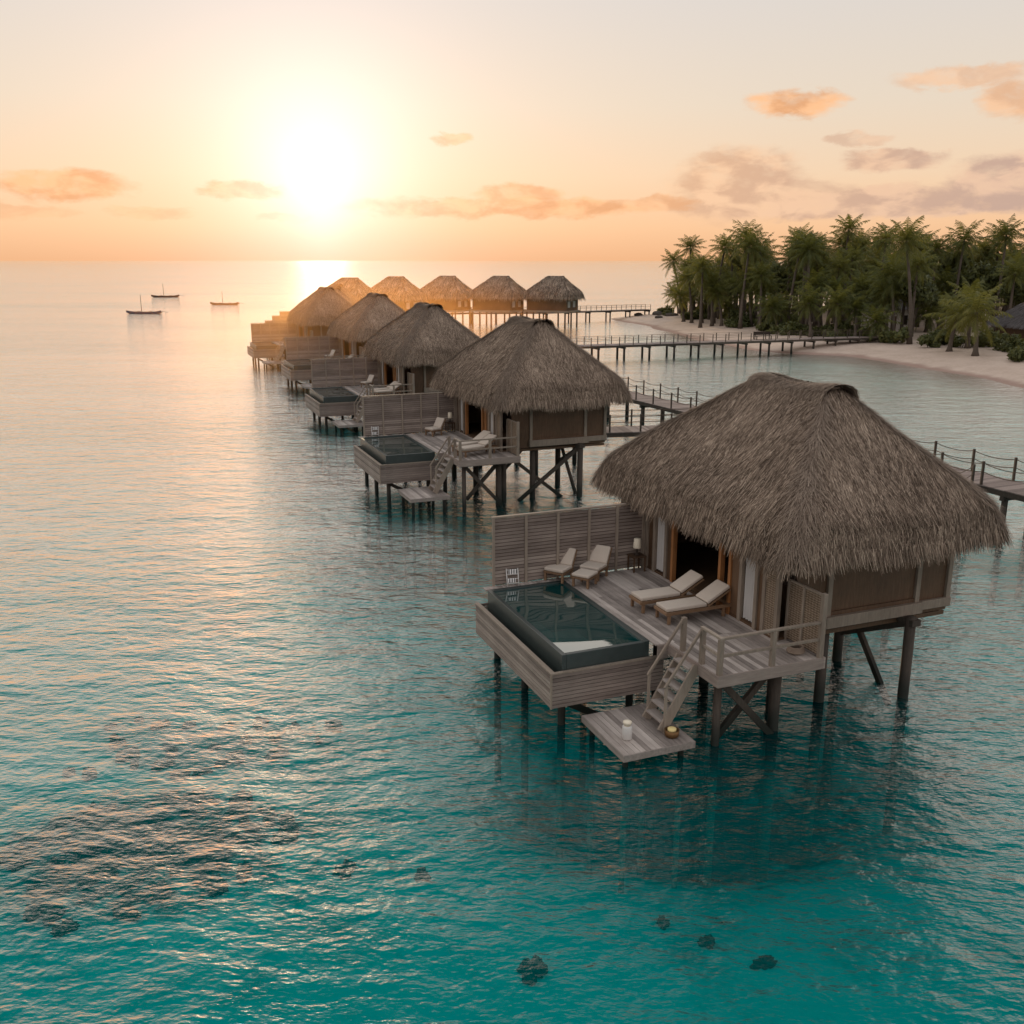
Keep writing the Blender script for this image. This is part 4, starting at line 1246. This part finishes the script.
# ------------------------------------------------------------------ beach hut, white house, bench, rocks
def make_hut():
    t = thing('beach_hut', 'open sided beach hut with a steep grey thatched roof under the palms', 'hut', (62.5, 117.5, gz(62.5, 117.5)), R(12))
    a, b, zt, ze = 3.6, 4.4, 5.1, 2.1
    vs = [(-a, -b, ze), (a, -b, ze), (a, b, ze), (-a, b, ze), (0, -1.6, zt), (0, 1.6, zt)]
    MB().add(vs, [(0, 1, 4), (1, 2, 5, 4), (2, 3, 5), (3, 0, 4, 5), (3, 2, 1, 0)]).build('roof_core', 'thatch_base', t)
    r = np.random.default_rng(77); out = []
    for tri in ((0, 1, 4, 4), (1, 2, 5, 4), (2, 3, 5, 5), (3, 0, 4, 5)):
        p0, p1, p2, p3 = [np.array(vs[k]) for k in tri]
        n = 1500; u = r.random(n)[:, None]; w = (1 - np.sqrt(1 - .98 * r.random(n)))[:, None]
        lo = p0 + (p1 - p0) * u; hi = p3 + (p2 - p3) * u
        p = lo + (hi - lo) * w; d = (lo - hi); d /= np.linalg.norm(d, axis=1)[:, None]
        s = (p1 - p0) / np.linalg.norm(p1 - p0)
        nr = np.cross(s, -d); a_ = p + nr * .02; b_ = p + d * .55 + nr * .08 + s * r.normal(0, .08, n)[:, None]
        ww = s * .05
        out.append(np.stack([a_ - ww, a_ + ww, b_ + ww * .5, b_ - ww * .5], 1).reshape(-1, 3))
    link_mesh('thatch_roof', quads_mesh('thatch_roof', np.concatenate(out)), 'thatch_grey', t)
    for x in (-3.0, 0, 3.0):
        for y in (-3.7, 3.7): MB().tube([(x, y, -.3), (x, y, 2.3)], .12, 8).build('post', 'frame', t)
    MB().box(-2.6, 3.0, -1.5, 3.4, 0, 2.2).build('wall', 'brown', t)
    MB().box(-3.4, 3.4, -4.1, 4.1, -.3, .06).build('floor', 'frame', t)
    return t
make_hut()
wh = thing('beach_house', 'white walled house glimpsed between the palm trunks of the grove', 'house', (52.5, 139.0, gz(52.5, 139)), R(18))
MB().box(-3.2, 3.2, -2, 2, 0, 3.1).build('wall', 'housewall', wh)
MB().add([(-3.7, -2.5, 3.0), (3.7, -2.5, 3.0), (3.7, 2.5, 3.0), (-3.7, 2.5, 3.0), (-2.2, 0, 4.5), (2.2, 0, 4.5)], [(0, 1, 5, 4), (1, 2, 5), (2, 3, 4, 5), (3, 0, 4), (3, 2, 1, 0)]).build('roof', 'thatch_grey', wh)
for x in (-1.8, 1.8): MB().box(x - .5, x + .5, -2.03, -1.98, .9, 2.2).build('window', 'dark', wh)
MB().box(-.45, .45, -2.03, -1.98, 0, 2.1).build('door', 'brown', wh)
bn = thing('bench', 'dark wooden bench standing on the curved jetty to the beach', 'bench', (30.3, 118.35, 1.70), R(19))
MB().box(-1.1, 1.1, -.25, .25, .42, .48).build('seat', 'dark', bn)
MB().box(-1.1, 1.1, .22, .27, .55, .95).build('backrest', 'dark', bn)
for x in (-1.0, 1.0):
    for y in (-.2, .22): MB().box(x - .04, x + .04, y - .04, y + .04, 0, .42 if y < 0 else .95).build('leg', 'dark', bn)
    MB().box(x - .04, x + .04, -.25, .22, .64, .69).build('armrest', 'dark', bn)

def blob_mesh(seed, n_sub=3, rough=.35, flat=.6):
    import bmesh
    bm = bmesh.new(); bmesh.ops.create_icosphere(bm, subdivisions=n_sub, radius=1.0)
    r = random.Random(seed); ph = [r.uniform(0, 6.28) for _ in range(12)]
    for v in bm.verts:
        c = v.co
        k = 1 + rough * (.5 * math.sin(3 * c.x + ph[0]) * math.sin(3.4 * c.y + ph[1]) + .35 * math.sin(7 * c.x + ph[2] + 3 * c.z) * math.sin(6 * c.y + ph[3]) + .3 * math.sin(13 * c.z + ph[4]) * math.sin(12 * c.x + ph[5]))
        v.co = c * k; v.co.z *= flat
    me = bpy.data.meshes.new('rock'); bm.to_mesh(me); bm.free()
    return me
for i, (x, y, s) in enumerate([(26.6, 178.5, .8), (29.6, 182.5, 1.1), (31.4, 172.0, .8), (33.4, 176.0, .7), (27.6, 187.0, 1.2), (24.0, 188.0, .9)]):
    t = link_mesh('beach_rock', blob_mesh(i, 2), 'rock'); t.location = (x, y, gz(x, y) + .15); t.scale = (s, s * .8, s * .7)
    tag(t, 'dark rock lying on the sandy tip of the beach before the palms', 'rock', 'rocks on the sandy tip')
# coral heads under the lagoon
CORAL = [blob_mesh(200 + i, 4, .55, .45) for i in range(4)]
for me in CORAL: me.materials.append(M['coral'])
def coral(name, x, y, sx, sy, sz, rz, label, group=None):
    i = int(abs(x * 7 + y * 3)) % 4
    o = bpy.data.objects.new(name, CORAL[i]); C.objects.link(o)
    o.location = (x, y, gz(x, y) + sz * .12); o.scale = (sx, sy, sz); o.rotation_euler = (0, 0, rz)
    tag(o, label, 'coral', group)
coral('coral_head', .42, 16.6, .27, .24, .55, .4, 'round dark coral head alone under the clear water, nearest the viewer')
coral('coral_head', -3.9, 19.8, .26, .20, .4, 1.0, 'small dark coral head beside the big dark reef patch')
coral('coral_head', -2.1, 19.7, .20, .16, .3, 1.7, 'faint small coral head in the bright water between the reef and the single round one')
coral('coral_head', 5.2, 17.0, .26, .12, .3, .3, 'low dark coral under the water before the landing')
coral('coral_head', 4.15, 17.6, .15, .16, .3, .9, 'small coral in the turquoise water, left of the low dark coral')
coral('coral_head', 3.3, 18.2, .14, .12, .3, 2.2, 'tiny coral speck below the landing in turquoise water')
for i in range(80):
    a = r_.uniform(0, 6.28); q = r_.random() ** .6
    x = -8.9 + 3.6 * q * math.cos(a) ; y = 20.4 + 2.6 * q * math.sin(a) + .12 * (x + 9)
    coral('coral_head', x, y, r_.uniform(.08, .30), r_.uniform(.08, .22), r_.uniform(.15, .6), r_.uniform(0, 3), 'dark coral head in the broad reef patch under the open water', 'coral heads of the broad reef patch')
for i in range(26):
    x = r_.uniform(-12.5, -5.0); y = 25.4 + r_.uniform(-1.6, 2.4)
    coral('coral_head', x, y, r_.uniform(.08, .34), r_.uniform(.08, .24), r_.uniform(.2, .7), r_.uniform(0, 3), 'scattered dark coral head beyond the broad reef patch', 'coral heads scattered beyond the reef patch')

# ------------------------------------------------------------------ render settings
scene.view_settings.view_transform = 'Standard'
scene.view_settings.look = 'None'
scene.view_settings.exposure = 0.0
scene.view_settings.gamma = 1.0
cy = scene.cycles
cy.max_bounces = 7; cy.diffuse_bounces = 3; cy.glossy_bounces = 4; cy.transmission_bounces = 4; cy.transparent_max_bounces = 10
cy.sample_clamp_indirect = 4.0; cy.sample_clamp_direct = 4.0
cy.caustics_reflective = False; cy.caustics_refractive = False
cy.use_adaptive_sampling = True; cy.adaptive_threshold = 0.012
cy.use_denoising = True
try:
    cy.denoiser = 'OPENIMAGEDENOISE'
except Exception:
    pass
